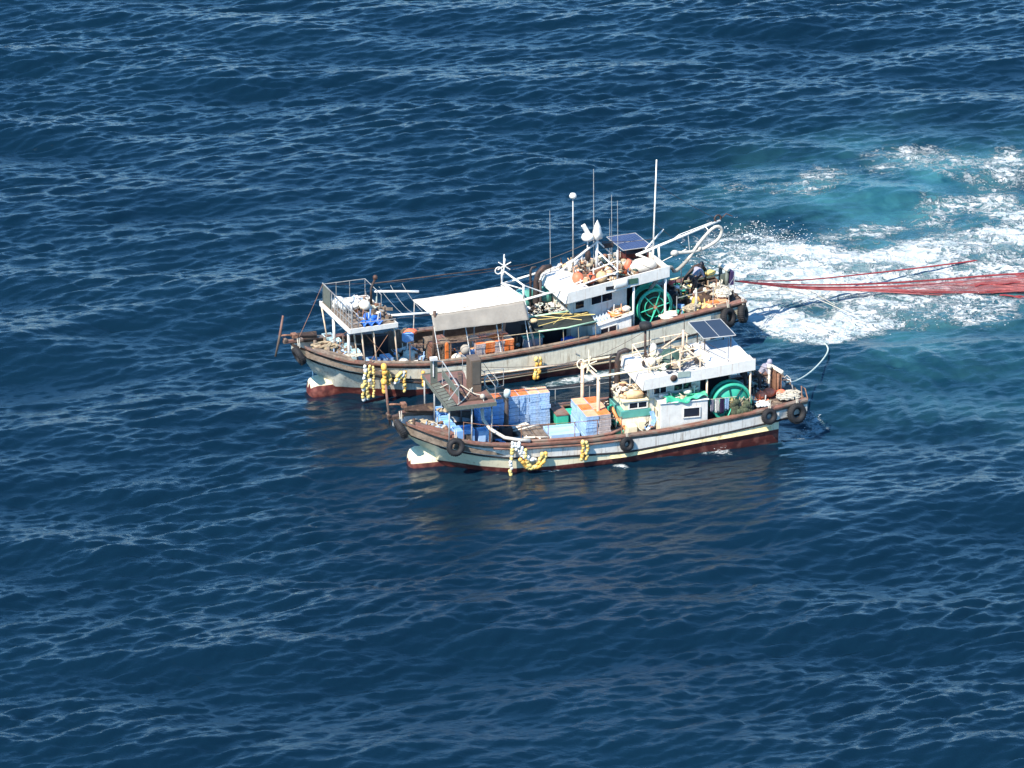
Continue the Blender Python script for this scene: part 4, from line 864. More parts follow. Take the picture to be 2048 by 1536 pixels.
# net heap, laundry
m = MB(); rd = random.Random(9)
for k in range(42): m.ball((rd.uniform(-.45,.5),rd.uniform(-.12,.12),rd.uniform(.1,.95)),rd.uniform(.12,.22),8,(1,.8,.9),0,.16)
solo(m,'net_heap','olivenet','olive brown net heaped in front of near boat green drum','net',NB,(15.85,-1.95,1.22))
cols = [('hoodgrey','grey towel'),('capwhite','long white shirt'),('purple','dark purple shirt'),('bluelight','pale blue shirt'),('yellow','yellow cloth')]
for i,(mm,nm) in enumerate(cols):
    m = MB(); m.sheet(lambda u,v,i=i:(.0+.20*u,.03*sin(u*9+i),-.75*v*(.8+.2*(i%3)/2)),4,6,.015); solo(m,'laundry_item',mm,'%s hanging on the line aft of near boat side cabin' % nm,'laundry',NB,(14.3+.24*i,-1.8,2.4),0,'clothes drying on the near boat')
m = MB(); m.tube([(14.15,-1.79,2.42),(15.6,-1.79,2.42)],.012,4); solo(m,'clothes_line','ropewhite','thin clothes line with drying clothes on the near boat','clothes line',NB)
# buoys, floats on the stern
for i,(x,y,z,rr,lb) in enumerate(((17.15,-.85,1.95,.22,'round red orange buoy nearest the green drum on near boat stern'),(17.6,-.75,2.0,.25,'large red orange buoy beside stern posts of near boat'),(18.15,-.85,1.95,.2,'dull red buoy next to the tangled rope on near boat stern'))):
    m = MB(); m.ball((0,0,0),rr,12,(1.35,.9,.95)).tube([(rr*1.2,0,0),(rr*1.6,0,.02)],.05,6); solo(m,'buoy','buoyred',lb,'buoy',NB,(x,y,z),.2*i-.2,'red buoys on the near boat stern')
pr = None
for i in range(11):
    p = (16.75+.16*(i%4)+random.uniform(-.03,.03),-1.75+.17*(i//4),1.80+.05*(i//7)); lb = 'white float in near boat stern rail pile, %s from bow, %s row' % (ORD[i%4],('near','middle','far')[i//4])
    if pr is None: m = MB(); m.ball((0,0,0),.1,8,(1.2,1,.8)); pr = solo(m,'net_float','whitefloat',lb,'float',NB,p,0,'white net floats piled on the near boat stern')
    else: c = pr.copy(); COL.objects.link(c); c['label'] = lb; c.location = F_(NB,p); c.rotation_euler.z = random.random()*3
tyre(NB,(1.72,-2.2,1.62),.44,.14,'round black tyre on near boat bow side between rail and strake')
tyre(NB,(9.94,-2.56,.95),.36,.12,'small black tyre amidships on near boat hull',axis=(.35,-1,.2))
tyre(NB,(17.0,-2.5,1.52),.40,.13,'smaller of two black tyres at near boat stern',axis=(.2,-1,.2))
tyre(NB,(18.45,-2.3,1.44),.50,.15,'largest black tyre on the near boat stern corner',axis=(.25,-1,.2))
tyre(NB,(-.48,-.62,2.15),.48,.15,'black tyre hanging edge on under the near boat stem',axis=(-1,-.05,-.45))
float_line(NB,[(4.38,-2.56,1.75),(4.33,-2.5,1.1),(4.30,-2.45,.4),(4.28,-2.42,.0)],'pale yellow float string hanging straight to the water at near boat bow',.095,('yellow','whitefloat'),gap=.16,seed=1)
float_line(NB,[(4.5,-2.56,1.72),(4.65,-2.56,1.35),(4.85,-2.52,1.0),(5.1,-2.5,.8),(5.45,-2.5,.72)],'white float string sagging along near boat hull',.09,('whitefloat',),gap=.15,seed=2,double=True)
float_line(NB,[(4.85,-2.5,.85),(5.0,-2.48,.5),(5.3,-2.46,.28),(5.6,-2.46,.35),(5.82,-2.48,.62),(5.88,-2.52,1.0)],'bright yellow float string looped in a bight on near boat hull',.1,('yellow','yelloworange'),gap=.14,seed=3,double=True)
float_line(NB,[(5.0,-2.56,1.36),(4.98,-2.52,.85)],'short yellow float string above the loop on near boat hull',.11,('yellow',),gap=.17,seed=4)
float_line(NB,[(7.86,-2.56,1.38),(7.87,-2.5,.8),(7.87,-2.44,.32)],'vertical yellow float string amidships on near boat hull',.1,('yellow','yelloworange'),gap=.145,seed=5,double=True)
J1 = dict(pelvis=(0,0,.92),chest=(.30,0,1.22),head=(.52,0,1.46),shoulder_l=(.30,.2,1.28),shoulder_r=(.30,-.2,1.28),elbow_l=(.42,.24,.98),elbow_r=(.42,-.26,.98),hand_l=(.62,.16,.86),hand_r=(.60,-.18,.84),hip_l=(-.02,.1,.88),hip_r=(-.02,-.1,.88),knee_l=(.12,.14,.5),knee_r=(.06,-.12,.5),foot_l=(.0,.15,.0),foot_r=(-.12,-.13,.0))
person(NB,(17.42,.25,1.68),-.1,J1,'bent worker in grey hooded top and white boots at near boat stern','hoodgrey','trousers','boots','hood','hoodgrey')
J2 = dict(J1, head=(.42,0,1.5), chest=(.22,0,1.24), shoulder_l=(.22,.2,1.3), shoulder_r=(.22,-.2,1.3), foot_r=(.02,-.13,0))
person(NB,(16.85,.75,1.66),-.2,J2,'worker in brown camouflage top behind the grey hooded one','brownjacket','trousers','boots','cap','blackcloth')
m = MB(); W = [(13.07, -4.82, 2.0), (13.63, -3.41, 1.5), (14.47, -0.76, 0.9), (15.25, 1.95, 0.5), (15.64, 3.83, 0.3), (15.57, 5.18, 0.1), (15.32, 5.92, -0.08)]
sm=[]
for i in range(len(W)-1):
    p0=Vector(W[max(0,i-1)]);p1=Vector(W[i]);p2=Vector(W[i+1]);p3=Vector(W[min(len(W)-1,i+2)])
    for k in range(6):
        t_=k/6; sm.append(.5*((2*p1)+(-p0+p2)*t_+(2*p0-5*p1+4*p2-p3)*t_*t_+(-p0+3*p1-3*p2+p3)*t_**3))
sm.append(Vector(W[-1]))
m.tube(sm,.04,8); solo(m,'tow_rope','ropeteal','pale green rope curving from near boat stern out to the white wake','rope',(0,0,0))

MIX = ['rope','darksteel','pebble','rust','blue','ropewhite','olivenet','hoseorange','capwhite','black']
junk('gear_heap',NB,(10.0,.2,.85),.35,1.3,1.1,60,['darksteel','rust','pebble','black','hosegrey','teal'],'dark heap of machinery and hoses forward of near boat engine casing',seed=41)
junk('gear_heap',NB,(10.9,.0,2.52),.7,.75,.35,46,['rope','tan','pebble','rust','darksteel'],'tan and cream gear heap on near boat engine casing top',seed=42)
junk('gear_heap',NB,(12.2,-.1,3.85),.7,1.0,.4,44,['pebble','darksteel','rope','olivedark','whitefloat','cream'],'cluttered heap around the radar mast on near boat wheelhouse roof',seed=43)
junk('gear_heap',NB,(13.5,.2,3.92),.7,1.0,.3,34,['cream','pebble','rope','rust','darksteel','beigepole'],'cluttered heap under the main mast on near boat wheelhouse roof',seed=44)
junk('gear_heap',NB,(11.3,-1.45,.85),.35,.3,.8,30,['blue','ropewhite','black','rust','pebble'],'hoses and rags between near boat engine casing and side cabin',seed=45)
junk('gear_heap',NB,(16.9,-1.0,1.68),.5,.6,.25,40,['ropewhite','capwhite','rust','buoyred','rope'],'white and red odds and ends beside near boat buoys',seed=46)
junk('gear_heap',NB,(17.6,.5,1.7),.7,.8,.25,45,['rope','darksteel','rust','black','ropewhite'],'dark gear around the workers feet on near boat stern',seed=47)
junk('gear_heap',NB,(1.2,-.55,2.0),.55,.4,.14,30,['ropewhite','rust','bluelight','greywood'],'small white gear beside the near boat bow plate',seed=48)
junk('gear_heap',NB,(3.9,.1,.95),.7,.9,.5,50,['black','blue','darkwood','rust','olivedark'],'dark gear in the shade under near boat platform',seed=49)
junk('gear_heap',NB,(6.0,-1.5,.85),1.1,.35,.3,40,['greywood','rust','darkwood','pebble'],'boards and iron along near boat rail by the hatch',seed=50)
junk('gear_heap',NB,(13.0,-1.45,2.56),.95,.3,.12,20,['pebble','capwhite','rope','tarpgreen'],'small bundles scattered on the green tarpaulin',seed=51)
junk('gear_heap',NB,(9.6,1.6,1.15),.8,.35,.3,30,['brownrail','pebble','teal','rust'],'odds and ends on the green locker at near boat far rail',seed=52)
m = MB()
for k in range(20): m.tube([(random.uniform(-.5,.5),random.uniform(-.05,.05),random.uniform(0,.9)) for _ in range(4)],.02,4)
solo(m,'net_strands','rope','pale rope strands wound over the near boat green drum','rope',NB,(15.7,-1.78,1.5))
for i,(A,B,d) in enumerate((((1.6,1.0,4.6),(8.86,1.0,3.9),.25),((3.7,-2.0,4.3),(9.0,-1.0,3.75),.3),((9.0,-1,3.8),(13.5,0,5.2),.12),((8.86,1,3.85),(11.8,.5,5.3),.1),((13.5,0,5.3),(18.1,-.5,2.9),.15),((13.9,-1.4,5.0),(16.3,-1.7,3.75),.1),((3.5,-.1,5.1),(4.7,-.4,3.4),.1))):
    MB().tube(sag(A,B,d),.012,4).build('rigging_wire','darksteel',nb)
MB().tube(sag((1.9,-1.9,3.6),(2.9,-.9,3.95),.1)+sag((2.9,-.9,3.7),(3.2,1.4,3.9),.12),.03,5).build('platform_rope','ropewhite',nb)
m = MB(); m.tube([(0,0,0),(.35,.05,.12),(.7,.0,.1),(.95,-.3,.14),(1.1,-.9,.12),(1.25,-1.5,.14),(1.5,-1.95,.2),(1.55,-2.05,-.15)],.03,5); m.ball((1.5,-1.95,.15),.13,8); solo(m,'platform_line','ropewhite','white rope lying across the near boat platform to a knotted bundle','rope',NB,(1.7,.35,3.6))
# ================================================================ FAR BOAT
FF = FBO
def far_boat():
    G = [(-.78,2.88),(.2,2.52),(1.5,2.14),(2.9,1.94),(5.5,1.62),(8.6,1.52),(11.7,1.6),(14.4,1.77),(17,1.98),(19.7,2.24),(22.4,2.40)]
    dk = [(-.8,2.4),(1.5,1.7),(3,1.4),(5.5,1.05),(8.6,.95),(11.7,1.02),(14.4,1.15),(17,1.4),(19,1.6),(19.7,1.85),(22.4,2.3)]
    D = lambda x: ip(dk, x)
    P = dict(G=G,R=[(-.8,.5),(.7,.5),(3,.52),(5.3,.38),(8,.34),(22.4,.4)],
             S=[(-.8,2.3),(.6,1.78),(2,1.42),(4,1.05),(6,.78),(9,.60),(11.5,.60),(15,.76),(20,1.2),(22.4,1.5)],
             HW=[(-.78,.22),(-.4,.7),(0,.97),(.6,1.42),(1.5,1.88),(2.5,2.15),(3.5,2.33),(5,2.42),(17,2.42),(20,2.3),(22.4,2.05)],
             bow=-.78,counter=20.4,stern=22.4,czb=1.35,D=D,capw=.2,capmat='brownrail',bulbmat='cream')
    b = thing('fishing_boat','farther stained cream fishing boat with canvas awning, net drum and stern boom','fishing boat',FF,(0,0,0),0,'fishing boats side by side')
    hw = build_hull(b,P,['antifoul','hulldirty','black','creamdirty','darkwood'])
    pole(b,'bulb_pin',(.3,0,.6),(.28,0,1.3),.04,'whitepole',.02)
    m = MB(); m.tube([(x,-hw(x,.36)-.07,.36+(x-8)*.012) for x in [7+.7*i for i in range(16)]],.06,6); m.build('fender_pole','rope',b)
    m = MB(); m.tube([(x,-hw(x,.8)-.07,ip(P['S'],x)-.13) for x in [2+.7*i for i in range(20)]],.05,6); m.build('second_strake','darkwood',b)
    m = MB(); m.tube([(x,-spl(P['HW'],x)+.12,spl(G,x)+.1) for x in [2.6+.7*i for i in range(17)]],.09,8); m.build('rail_pipe','greywood',b)
    m = MB(); m.hexa([(-.0,-.98,2.5),(1.75,-1.95,2.12),(1.7,-1.3,2.14),(.2,-.5,2.52),(0,-.98,2.64),(1.75,-1.95,2.26),(1.7,-1.3,2.28),(.2,-.5,2.66)]); m.build('bow_plate','greywood',b,None,.02)
    m = MB(); m.hexa([(-.3,.6,2.65),(1.0,1.3,2.2),(1.1,1.65,2.2),(-.35,.78,2.65),(-.3,.6,2.9),(1.0,1.3,2.5),(1.1,1.65,2.6),(-.35,.78,3.0)]); m.build('bow_plate','darkwood',b,None,.02)
    m = MB(); m.bb(-1.2,-.2,-.13,.13,2.85,3.0); m.lathe((-1.1,-.16,3.05),[(.02,0),(.1,0),(.07,.16),(.1,.32),(.02,.32)],(0,1,0),10); m.build('anchor_roller','brownrail',b,None,.02)
    for x,y in ((.6,.5),(1.0,-.3),(1.4,1.3),(2.7,-1.6),(2.2,.2)): pole(b,'mooring_bitt',(x,y,D(x)),(x,y,D(x)+.6),.08,'greywood',None,8)
    # ---- white bow platform
    z = 3.88; m = MB(); m.bb(1.4,3.8,-2.3,1.85,z,z+.08)
    for k in range(8): m.bb(1.5,3.7,-2.2+k*.55,-2.14+k*.55,z-.1,z-.002)
    pf = m.build('lookout_platform','greywood',b)
    m = MB(); m.bb(1.36,3.84,-2.36,-2.302,z-.08,z+.16).bb(1.34,1.398,-2.30,1.85,z-.08,z+.16).bb(3.802,3.85,-2.3,1.85,z-.08,z+.12).bb(1.4,3.8,1.852,1.9,z-.08,z+.12); m.build('white_edge','whiteclean',pf)
    m = MB()
    for y in (-2.3,-1.9,-1.5,-1.1,-.7,-.3,.1,.5): m.tube([(1.5,y,z+.08),(1.5,y,z+1.0)],.024,4)
    for y in (-2.1,-1.3,-.5): m.tube([(1.9,y,z+.08),(1.9,y,z+.7)],.02,4)
    m.tube([(1.9,-2.2,z+.7),(1.9,.3,z+.72)],.022,4).tube([(1.5,-2.2,z+1.0),(1.9,-1.2,z+.7)],.016,4)
    m.tube([(1.5,-2.3,z+1.02),(1.5,1.8,z+1.08)],.028,5).tube([(1.5,-2.3,z+.68),(1.5,.5,z+.68)],.016,4).tube([(1.5,-2.3,z+.36),(1.5,.5,z+.36)],.016,4)
    m.tube([(1.5,-2.3,z+.08),(1.5,-2.3,z+1.02)],.028,5)
    for x in (2.2,2.9,3.7): m.tube([(x,1.8,z+.08),(x,1.8,z+1.0)],.018,4).tube([(x,-2.28,z+.08),(x,-2.28,z+(.35 if x<3 else .3))],.018,4)
    m.tube([(1.5,1.8,z+1.02),(3.7,1.8,z+1.0)],.02,4).tube([(1.5,-2.28,z+.4),(3.75,-2.28,z+.34)],.02,4).tube([(3.7,1.8,z+1.0),(3.75,-.4,z+.9)],.02,4)
    for y in (.9,.2,-.4): m.tube([(3.72,y,z+.08),(3.72,y,z+.95)],.018,4)
    m.build('railing','steel',pf)
    m = MB(); m.hexa([(1.5,.75,z+.1),(1.53,.75,z+.1),(1.53,1.8,z+.1),(1.5,1.8,z+.1),(1.5,.75,z+1.05),(1.53,.75,z+1.05),(1.53,1.8,z+1.1),(1.5,1.8,z+1.1)]); m.build('mesh_screen','meshgreen',pf)
    for x,y,r in ((1.6,.6,.075),(1.75,-1.1,.075)): pole(pf,'leg',(x+.05,y*.95,D(x)+.1),(x,y,z),r,'whiteclean',r,8)
    for x,y in ((1.4,1.75),(2.0,-2.2),(2.6,-2.2),(3.7,-2.15),(3.75,1.6),(2.0,-1.0)): pole(pf,'leg',(x+.3,y*.93,D(x)),(x,y,z),.04,'beigepole')
    m = MB(); m.tube([(3.6,.7,z+.1),(3.6,.7,z+.9),(3.9,.9,z+1.3)],.06,6).ball((3.9,.9,z+1.35),.13,8); m.build('searchlight','darksteel',pf)
    m = MB(); m.tube([(2.0,-.9,z+.1),(2.0,-.9,z+1.0)],.05,6).ball((2.0,-.95,z+1.08),.15,8); m.build('deck_lamp','capwhite',pf)
    # pipes linking platform with the awning
    pole(b,'boom',(3.8,.8,4.55),(6.0,.5,4.35),.06,'whitepole'); pole(b,'boom',(3.8,-1.2,4.0),(5.8,-1.6,4.0),.06,'whitepole'); pole(b,'boom',(3.8,1.5,4.7),(12.0,1.2,4.7),.03,'darksteel')
    # ---- awning
    m = MB()
    def top(u,v): # u along, v from the far edge to the break
        x = 5.6+(10.45-5.6)*u; y = .35-2.2*v; zz = 4.02+.06*u-.03*v-.03*sin(pi*u)*(.5+.5*sin(pi*v))+.008*sin(u*31+v*4); return (x+.15*v,y,zz)
    m.sheet(top,40,14,.015); aw = m.build('awning_top','canvas',b)
    m = MB()
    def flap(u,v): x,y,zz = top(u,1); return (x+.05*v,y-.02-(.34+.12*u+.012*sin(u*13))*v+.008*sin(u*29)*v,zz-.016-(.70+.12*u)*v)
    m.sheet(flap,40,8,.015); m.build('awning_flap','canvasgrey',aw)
    m = MB()
    for x in (5.7,7.3,8.9,10.4): m.tube([(x,.3,3.98),(x+.1,-1.8,3.93)],.03,5).tube([(x+.1,-1.8,3.92),(x+.35,-2.2,ip(G,x)+.05)],.025,5).tube([(x,.3,3.98),(x,.6,1.1)],.03,5)
    m.tube([(5.7,.3,3.96),(10.4,.3,4.0)],.03,5); m.build('awning_frame','whitepole',aw)
    m = MB(); m.tube([(5.85,-1.85,1.2),(5.92,-1.85,4.15)],.085,8); m.build('brown_post','darkwood',b)
    # ---- gantry forward of the engine
    m = MB()
    for x,y in ((10.9,-1.0),(10.65,1.2)): m.tube([(x+.5,y*1.3,1.2),(x,y,3.8)],.06,6).tube([(x,y,3.7),(x,y,4.55)],.05,6)
    m.tube([(10.9,-1.0,3.8),(10.65,1.2,3.9)],.08,6).tube([(10.9,-1,4.5),(10.65,1.2,4.6)],.045,6).tube([(10.9,-1,3.74),(13.3,-1,4.05)],.06,6).tube([(10.62,1.2,3.85),(15.2,1.2,4.62)],.055,6).tube([(10.9,-1,4.5),(12.1,-.9,3.9)],.03,5).tube([(10.9,-1.,4.3),(10.65,1.2,3.9)],.03,5)
    m.build('gantry','whiteclean',b)
    m = MB(); c = (10.65,.9,4.9)
    for a in range(6): an = a*pi/3+.4; m.tube([c,(c[0]+.38*cos(an),c[1],c[2]+.38*sin(an))],.03,5)
    m.tube([(10.65,1.0,4.4),(10.65,.9,5.5)],.035,5).ring((10.35,.9,4.7),.18,.03,(0,-1,0),12,5); m.build('rigging_star','whiteclean',b)
    # ---- engine and exhausts
    m = MB(); m.tube([(12.3,.8,1.2),(12.3,.8,2.6),(12.3,.8,3.9),(12.4,.8,4.3),(12.7,.8,4.55),(13.1,.8,4.6)],[.24,.2,.13,.14,.15,.1],10).tube([(12.45,.6,1.2),(12.45,.6,4.0)],.07,6); m.build('engine_exhaust','darksteel',b)
    m = MB(); m.tube([(12.0,.8,1.2),(12.0,.8,4.5),(12.08,.8,4.65),(12.3,.8,4.65)],.06,6); m.build('vent_pipe','darksteel',b)
    m = MB(); m.lathe((12.0,1.5,2.3),[(.01,0),(.45,0),(.45,.9),(.01,1.0)],(0,0,1),16); m.lathe((12.95,1.4,2.4),[(.01,0),(.42,0),(.42,.8),(.01,.95)],(0,0,1),16); m.build('teal_tanks','tealcab',b)
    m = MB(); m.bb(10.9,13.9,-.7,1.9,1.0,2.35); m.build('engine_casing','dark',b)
    m = MB(); m.bb(10.95,11.85,-1.2,-.72,1.05,1.72); m.build('grey_locker','greyroof',b,None,.03)
    m = MB(); m.bb(10.9,11.9,-1.26,-.7,1.722,1.82); m.build('locker_lid','tealcab',b,None,.02)
    # ---- shade net rigged beside the casing
    m = MB(); m.sheet(lambda u,v:(11.0+3.2*u,-1.05-1.4*v,2.78-.22*v+.05*sin(u*9)*sin(v*5)-.06*sin(pi*v)*sin(pi*u)),24,10,.012); sn = m.build('shade_net','shade',b)
    m = MB(); m.tube([(11.0,-1.05,2.82),(12.5,-1.07,2.84),(14.2,-1.05,2.84)],.05,6).tube([(11.1,-2.46,2.58),(12.6,-2.46,2.56),(14.2,-2.4,2.66)],.045,6); m.build('net_edge','ropeteal',sn).data.materials[0] = mat('pale_green_batten',(.42,.62,.42),.6)
    m = MB()
    for a,c in (((11.1,-2.45),(14.2,-1.5)),((11.6,-1.1),(13.4,-2.4)),((12.3,-1.1),(14.3,-1.95)),((11.1,-1.6),(14.3,-1.95)),((13.2,-1.1),(11.9,-2.4))): m.tube([(a[0],a[1],2.86),(c[0],c[1],2.84)],.014,4)
    m.build('lashings','yellow',sn)
    m = MB()
    for x in (11.15,12.4,13.2,14.1): m.tube([(x,-2.44,2.56),(x+.1,-2.3,ip(G,x)+.05)],.022,5)
    m.tube([(8.9,-2.2,2.5),(11.1,-2.44,2.55)],.018,4); m.build('net_stanchions','rope',sn)
    # ---- wheelhouse
    zr = lambda x: 3.62+(x-13.0)*.122
    m = MB(); m.hexa([(13.3,-1.2,1.1),(16.3,-1.2,1.3),(16.3,1.4,1.3),(13.3,1.4,1.1),(13.3,-1.2,zr(13.3)),(16.3,-1.2,zr(16.3)),(16.3,1.4,zr(16.3)),(13.3,1.4,zr(13.3))]); wh = m.build('wheelhouse','white',b)
    window(wh,14.4,15.5,-1.2,3.06,3.46,2,dz=.14); window(wh,-.95,0,13.3,2.9,3.35,2,face='x'); window(wh,13.55,14.0,-1.2,2.95,3.32,1,dz=.05)
    m = MB(); m.bb(16.31,16.34,-1.15,1.35,1.3,3.9); m.bb(16.35,18.4,1.45,1.5,1.5,4.0,1.7,4.2); m.build('shade_bulkhead','dark',wh)  # shade under the after roof, painted as dark walls
    def slab(mb,x0,x1,y0,y1,a0,a1): mb.bb(x0,x1,y0,y1,zr(x0)+a0,zr(x0)+a1,zr(x1)+a0,zr(x1)+a1)
    m = MB(); slab(m,12.95,18.25,-1.8,1.5,0,.12); rf = m.build('roof','white',wh)
    m = MB(); slab(m,12.9,18.3,-1.86,-1.802,-.05,.52); slab(m,12.9,18.3,1.502,1.56,-.05,.45)
    m.hexa([(12.75,-1.86,zr(12.9)-.05),(12.94,-1.8,zr(12.9)-.05),(12.94,1.5,zr(12.9)-.05),(12.75,1.56,zr(12.9)-.05),(12.9,-1.86,zr(12.9)+.5),(12.94,-1.8,zr(12.9)+.5),(12.94,1.5,zr(12.9)+.42),(12.9,1.56,zr(12.9)+.42)])
    slab(m,18.252,18.3,-1.8,1.5,-.05,.45); m.build('fascia','whiteclean',rf)
    m = MB(); slab(m,12.95,14.1,-1.8,1.5,.36,.42); m.build('roof_top','whiteclean',rf)
    m = MB(); slab(m,14.1,18.25,-1.8,1.5,.12,.16); m.build('roof_deck','deck',rf)
    m = MB(); m.bb(14.9,15.35,-1.885,-1.862,3.98,4.16); m.build('dark_vent','glass',rf)
    m = MB(); m.bb(16.1,16.6,-1.89,-1.862,4.12,4.4); m.build('green_board','meshgreen',rf).data.materials[0] = mat('dark_green_board',(.07,.16,.11),.5)
    m = MB(); m.sheet(lambda u,v:(15.3+.75*u,-1.9-.05*sin(pi*v),zr(15.3+.75*u)+.5-.42*v),8,6,.02); m.build('fascia_cloth','white',rf)
    for x,y in ((16.45,-1.7),(18.15,-1.7),(18.15,1.4)): pole(wh,'roof_post',(x,y,1.5),(x,y,zr(x)),.06,'whitepole')
    m = MB(); m.bb(14.2,16.28,-1.9,-1.205,1.05,2.12,1.3,2.52); sc_ = m.build('side_cabin','white',b,None,.03)
    window(sc_,14.62,15.45,-1.9,1.62,2.0,2,dz=.13)
    m = MB(); m.bb(14.12,16.34,-1.98,-1.2,2.122,2.20,2.535,2.62); m.build('cabin_top','white',sc_,None,.02)
    m = MB(); m.tube([(14.15,-1.95,2.32),(16.3,-1.95,2.74)],.02,5)
    for i in range(5): x = 14.2+i*.5; m.tube([(x,-1.95,2.15+i*.1),(x,-1.95,2.33+i*.1)],.015,4)
    m.build('cabin_rail','cream',sc_)
    # ---- masts and aerials on the roof
    A = MB(); A.tube([(15.2,0,4.1),(15.2,0,6.0)],[.09,.07],8).tube([(15.2,0,5.85),(13.0,0,4.4)],.06,6).tube([(15.2,0,5.4),(15.66,-1.5,4.8)],.04,5).tube([(15.2,0,5.9),(16.2,.4,4.9)],.04,5).tube([(15.66,-1.5,4.1),(15.66,-1.5,5.85)],.04,6).tube([(15.66,-1.5,5.3),(14.6,-.4,4.5)],.035,5).tube([(13.6,-1.0,4.2),(14.9,-.9,4.5),(15.66,-1.5,4.6)],.04,5).tube([(13.7,-1.5,4.3),(15.7,-1.55,4.75)],.04,5)
    A.tube([(14.7,.0,4.1),(14.7,.0,5.9)],.035,6).tube([(14.7,0,5.5),(14.0,.2,4.6)],.03,5).tube([(14.6,-1.0,4.0),(14.6,-1.0,4.9)],.04,5).tube([(13.7,-1.5,3.9),(13.7,-1.5,4.6)],.035,5)
    mm = A.build('main_mast','whitepole',b)
    m = MB(); m.lathe((14.7,0,6.0),[(.01,0),(.28,.03),(.31,.16),(.26,.3),(.01,.34)],(0,0,1),16).box((14.62,0,6.52),(.2,.16,.65),ry=-.5); m.build('radar_scanner','whiteclean',mm)
    m = MB(); m.lathe((15.2,-.05,5.95),[(.02,0),(.25,.1),(.27,.35),(.16,.75),(.01,1.05)],(.0,0,1),4); m.build('radar_reflector','whiteclean',mm)
    m = MB(); m.ball((14.72,0,5.2),.16,8,(1,1,2)).box((15.9,.3,5.5),(.5,.3,.25)).tube([(15.6,.3,5.4),(16.3,.5,5.3)],.03,4); m.build('navigation_lights','darksteel',mm)
    m = MB(); m.tube([(14.15,.5,4.0),(14.12,.5,8.05)],[.045,.03],6); gp = m.build('gps_pole','steel',b); m = MB(); m.lathe((14.12,.5,8.1),[(.01,0),(.17,.02),(.19,.12),(.12,.24),(.01,.27)],(0,0,1),14); m.build('gps_dome','whiteclean',gp)
    for x,y,z0_,z1_,r in ((15.3,.6,4.2,9.42,.026),(16.44,1,4.4,7.8,.022),(16.76,1,4.4,7.45,.02),(13.15,1,4.2,7.4,.02),(16.3,.9,4.4,6.6,.02)): pole(b,'whip_antenna',(x,y,z0_),(x-.05,y,z1_),r,'steel',r*.6,5)
    pole(b,'tall_white_mast',(18.2,0,4.2),(18.35,0,9.7),.05,'whiteclean',.03,6)
    m = MB(); m.bb(16.85,18.35,.5,2.55,4.98,5.02); sp = m.build('solar_panel','solar',b)
    m = MB()
    for a,c in (((16.82,.47),(18.38,.47)),((18.38,.47),(18.38,2.58)),((18.38,2.58),(16.82,2.58)),((16.82,2.58),(16.82,.47)),((16.84,1.5),(18.36,1.5))): m.tube([(a[0],a[1],5.01),(c[0],c[1],5.01)],.025,4)
    m.build('panel_frame','steel',sp); m = MB()
    for x,y in ((17,.6),(18.2,.6),(17,1.4),(18.2,1.4)): m.tube([(x,y,4.2),(x,y,4.97)],.03,5)
    m.bb(17.1,18.1,.9,1.45,4.2,4.6); m.build('panel_legs','antifoul',sp)
    # ---- stern boom with the corrugated duct
    m = MB(); m.tube([(17.3,0,4.85),(21.85,0,6.08)],[.075,.06],8).tube([(19.0,0,5.22),(19.6,.0,5.62),(21.4,0,6.05)],.02,4)
    for q_ in (19.5,20.1,20.7): m.tube([(q_,0,4.85+(q_-17.3)*.27),(q_+.2,0,5.6+(q_-19.5)*.25)],.018,4)
    bm_ = m.build('stern_boom','whitepole',b)
    m = MB(); m.ring((21.7,0,6.2),.17,.05,(0,-1,0),14,6).tube([(21.8,0,6.1),(22.2,.1,6.35),(22.5,0,6.2)],.03,4); m.build('boom_sheave','darksteel',bm_)
    m = MB(); m.tube([(18.2,0,4.3),(18.2,0,5.1)],.07,6).tube([(18.55,-.1,4.3),(18.5,0,5.2)],.06,6).tube([(17.3,0,4.9),(18.9,-.5,4.2)],.05,6).tube([(17.8,0,5.1),(18.9,.3,5.9)],.045,6); m.build('boom_frame','whiteclean',bm_)
    P_ = [(17.55,-1.0,2.3),(17.52,-1.0,3.1),(18.0,-1.0,3.78),(18.83,-.7,4.25),(19.3,-.3,3.85),(19.95,-.3,4.34),(20.54,-.3,5.1),(21.2,-.3,5.75),(21.6,-.3,5.88),(21.8,-.3,5.62),(21.57,-.3,5.18),(20.9,-.3,4.85),(20.3,-.3,4.75),(19.3,-.3,4.8)]
    Q = []
    for i in range(len(P_)-1):
        p0,p1,p2,p3 = [Vector(P_[min(max(j,0),len(P_)-1)]) for j in (i-1,i,i+1,i+2)]
        for k in range(5): t_ = k/5; Q.append(.5*((2*p1)+(-p0+p2)*t_+(2*p0-5*p1+4*p2-p3)*t_*t_+(-p0+3*p1-3*p2+p3)*t_**3))
    Q.append(Vector(P_[-1]))
    m = MB(); m.tube(Q[:26],[.085+.012*(i%2) for i in range(26)],8); m.build('fish_pump_hose','hosegrey',b); m = MB(); m.tube(Q[25:],[.08+.012*(i%2) for i in range(len(Q)-25)],8).ball((19.25,-.3,4.8),.16,8,(1.4,1,1)).ball((20.6,-.3,4.85),.13,8); m.build('duct_loop','pipewhite',b)
    for a_,c_ in (((18.6,.0,4.3),(19.9,-.25,4.9)),((20.1,0,5.6),(20.1,-.3,4.5)),((21.0,0,5.9),(21.1,-.3,5.7))): pole(b,'duct_stay',a_,c_,.025,'steel',None,4)
    # ---- net drum, gallows, stern posts
    reel(b,(17.72,-.95,2.55),.95,.9,'green flanged net drum with ropes',6,plate=False)
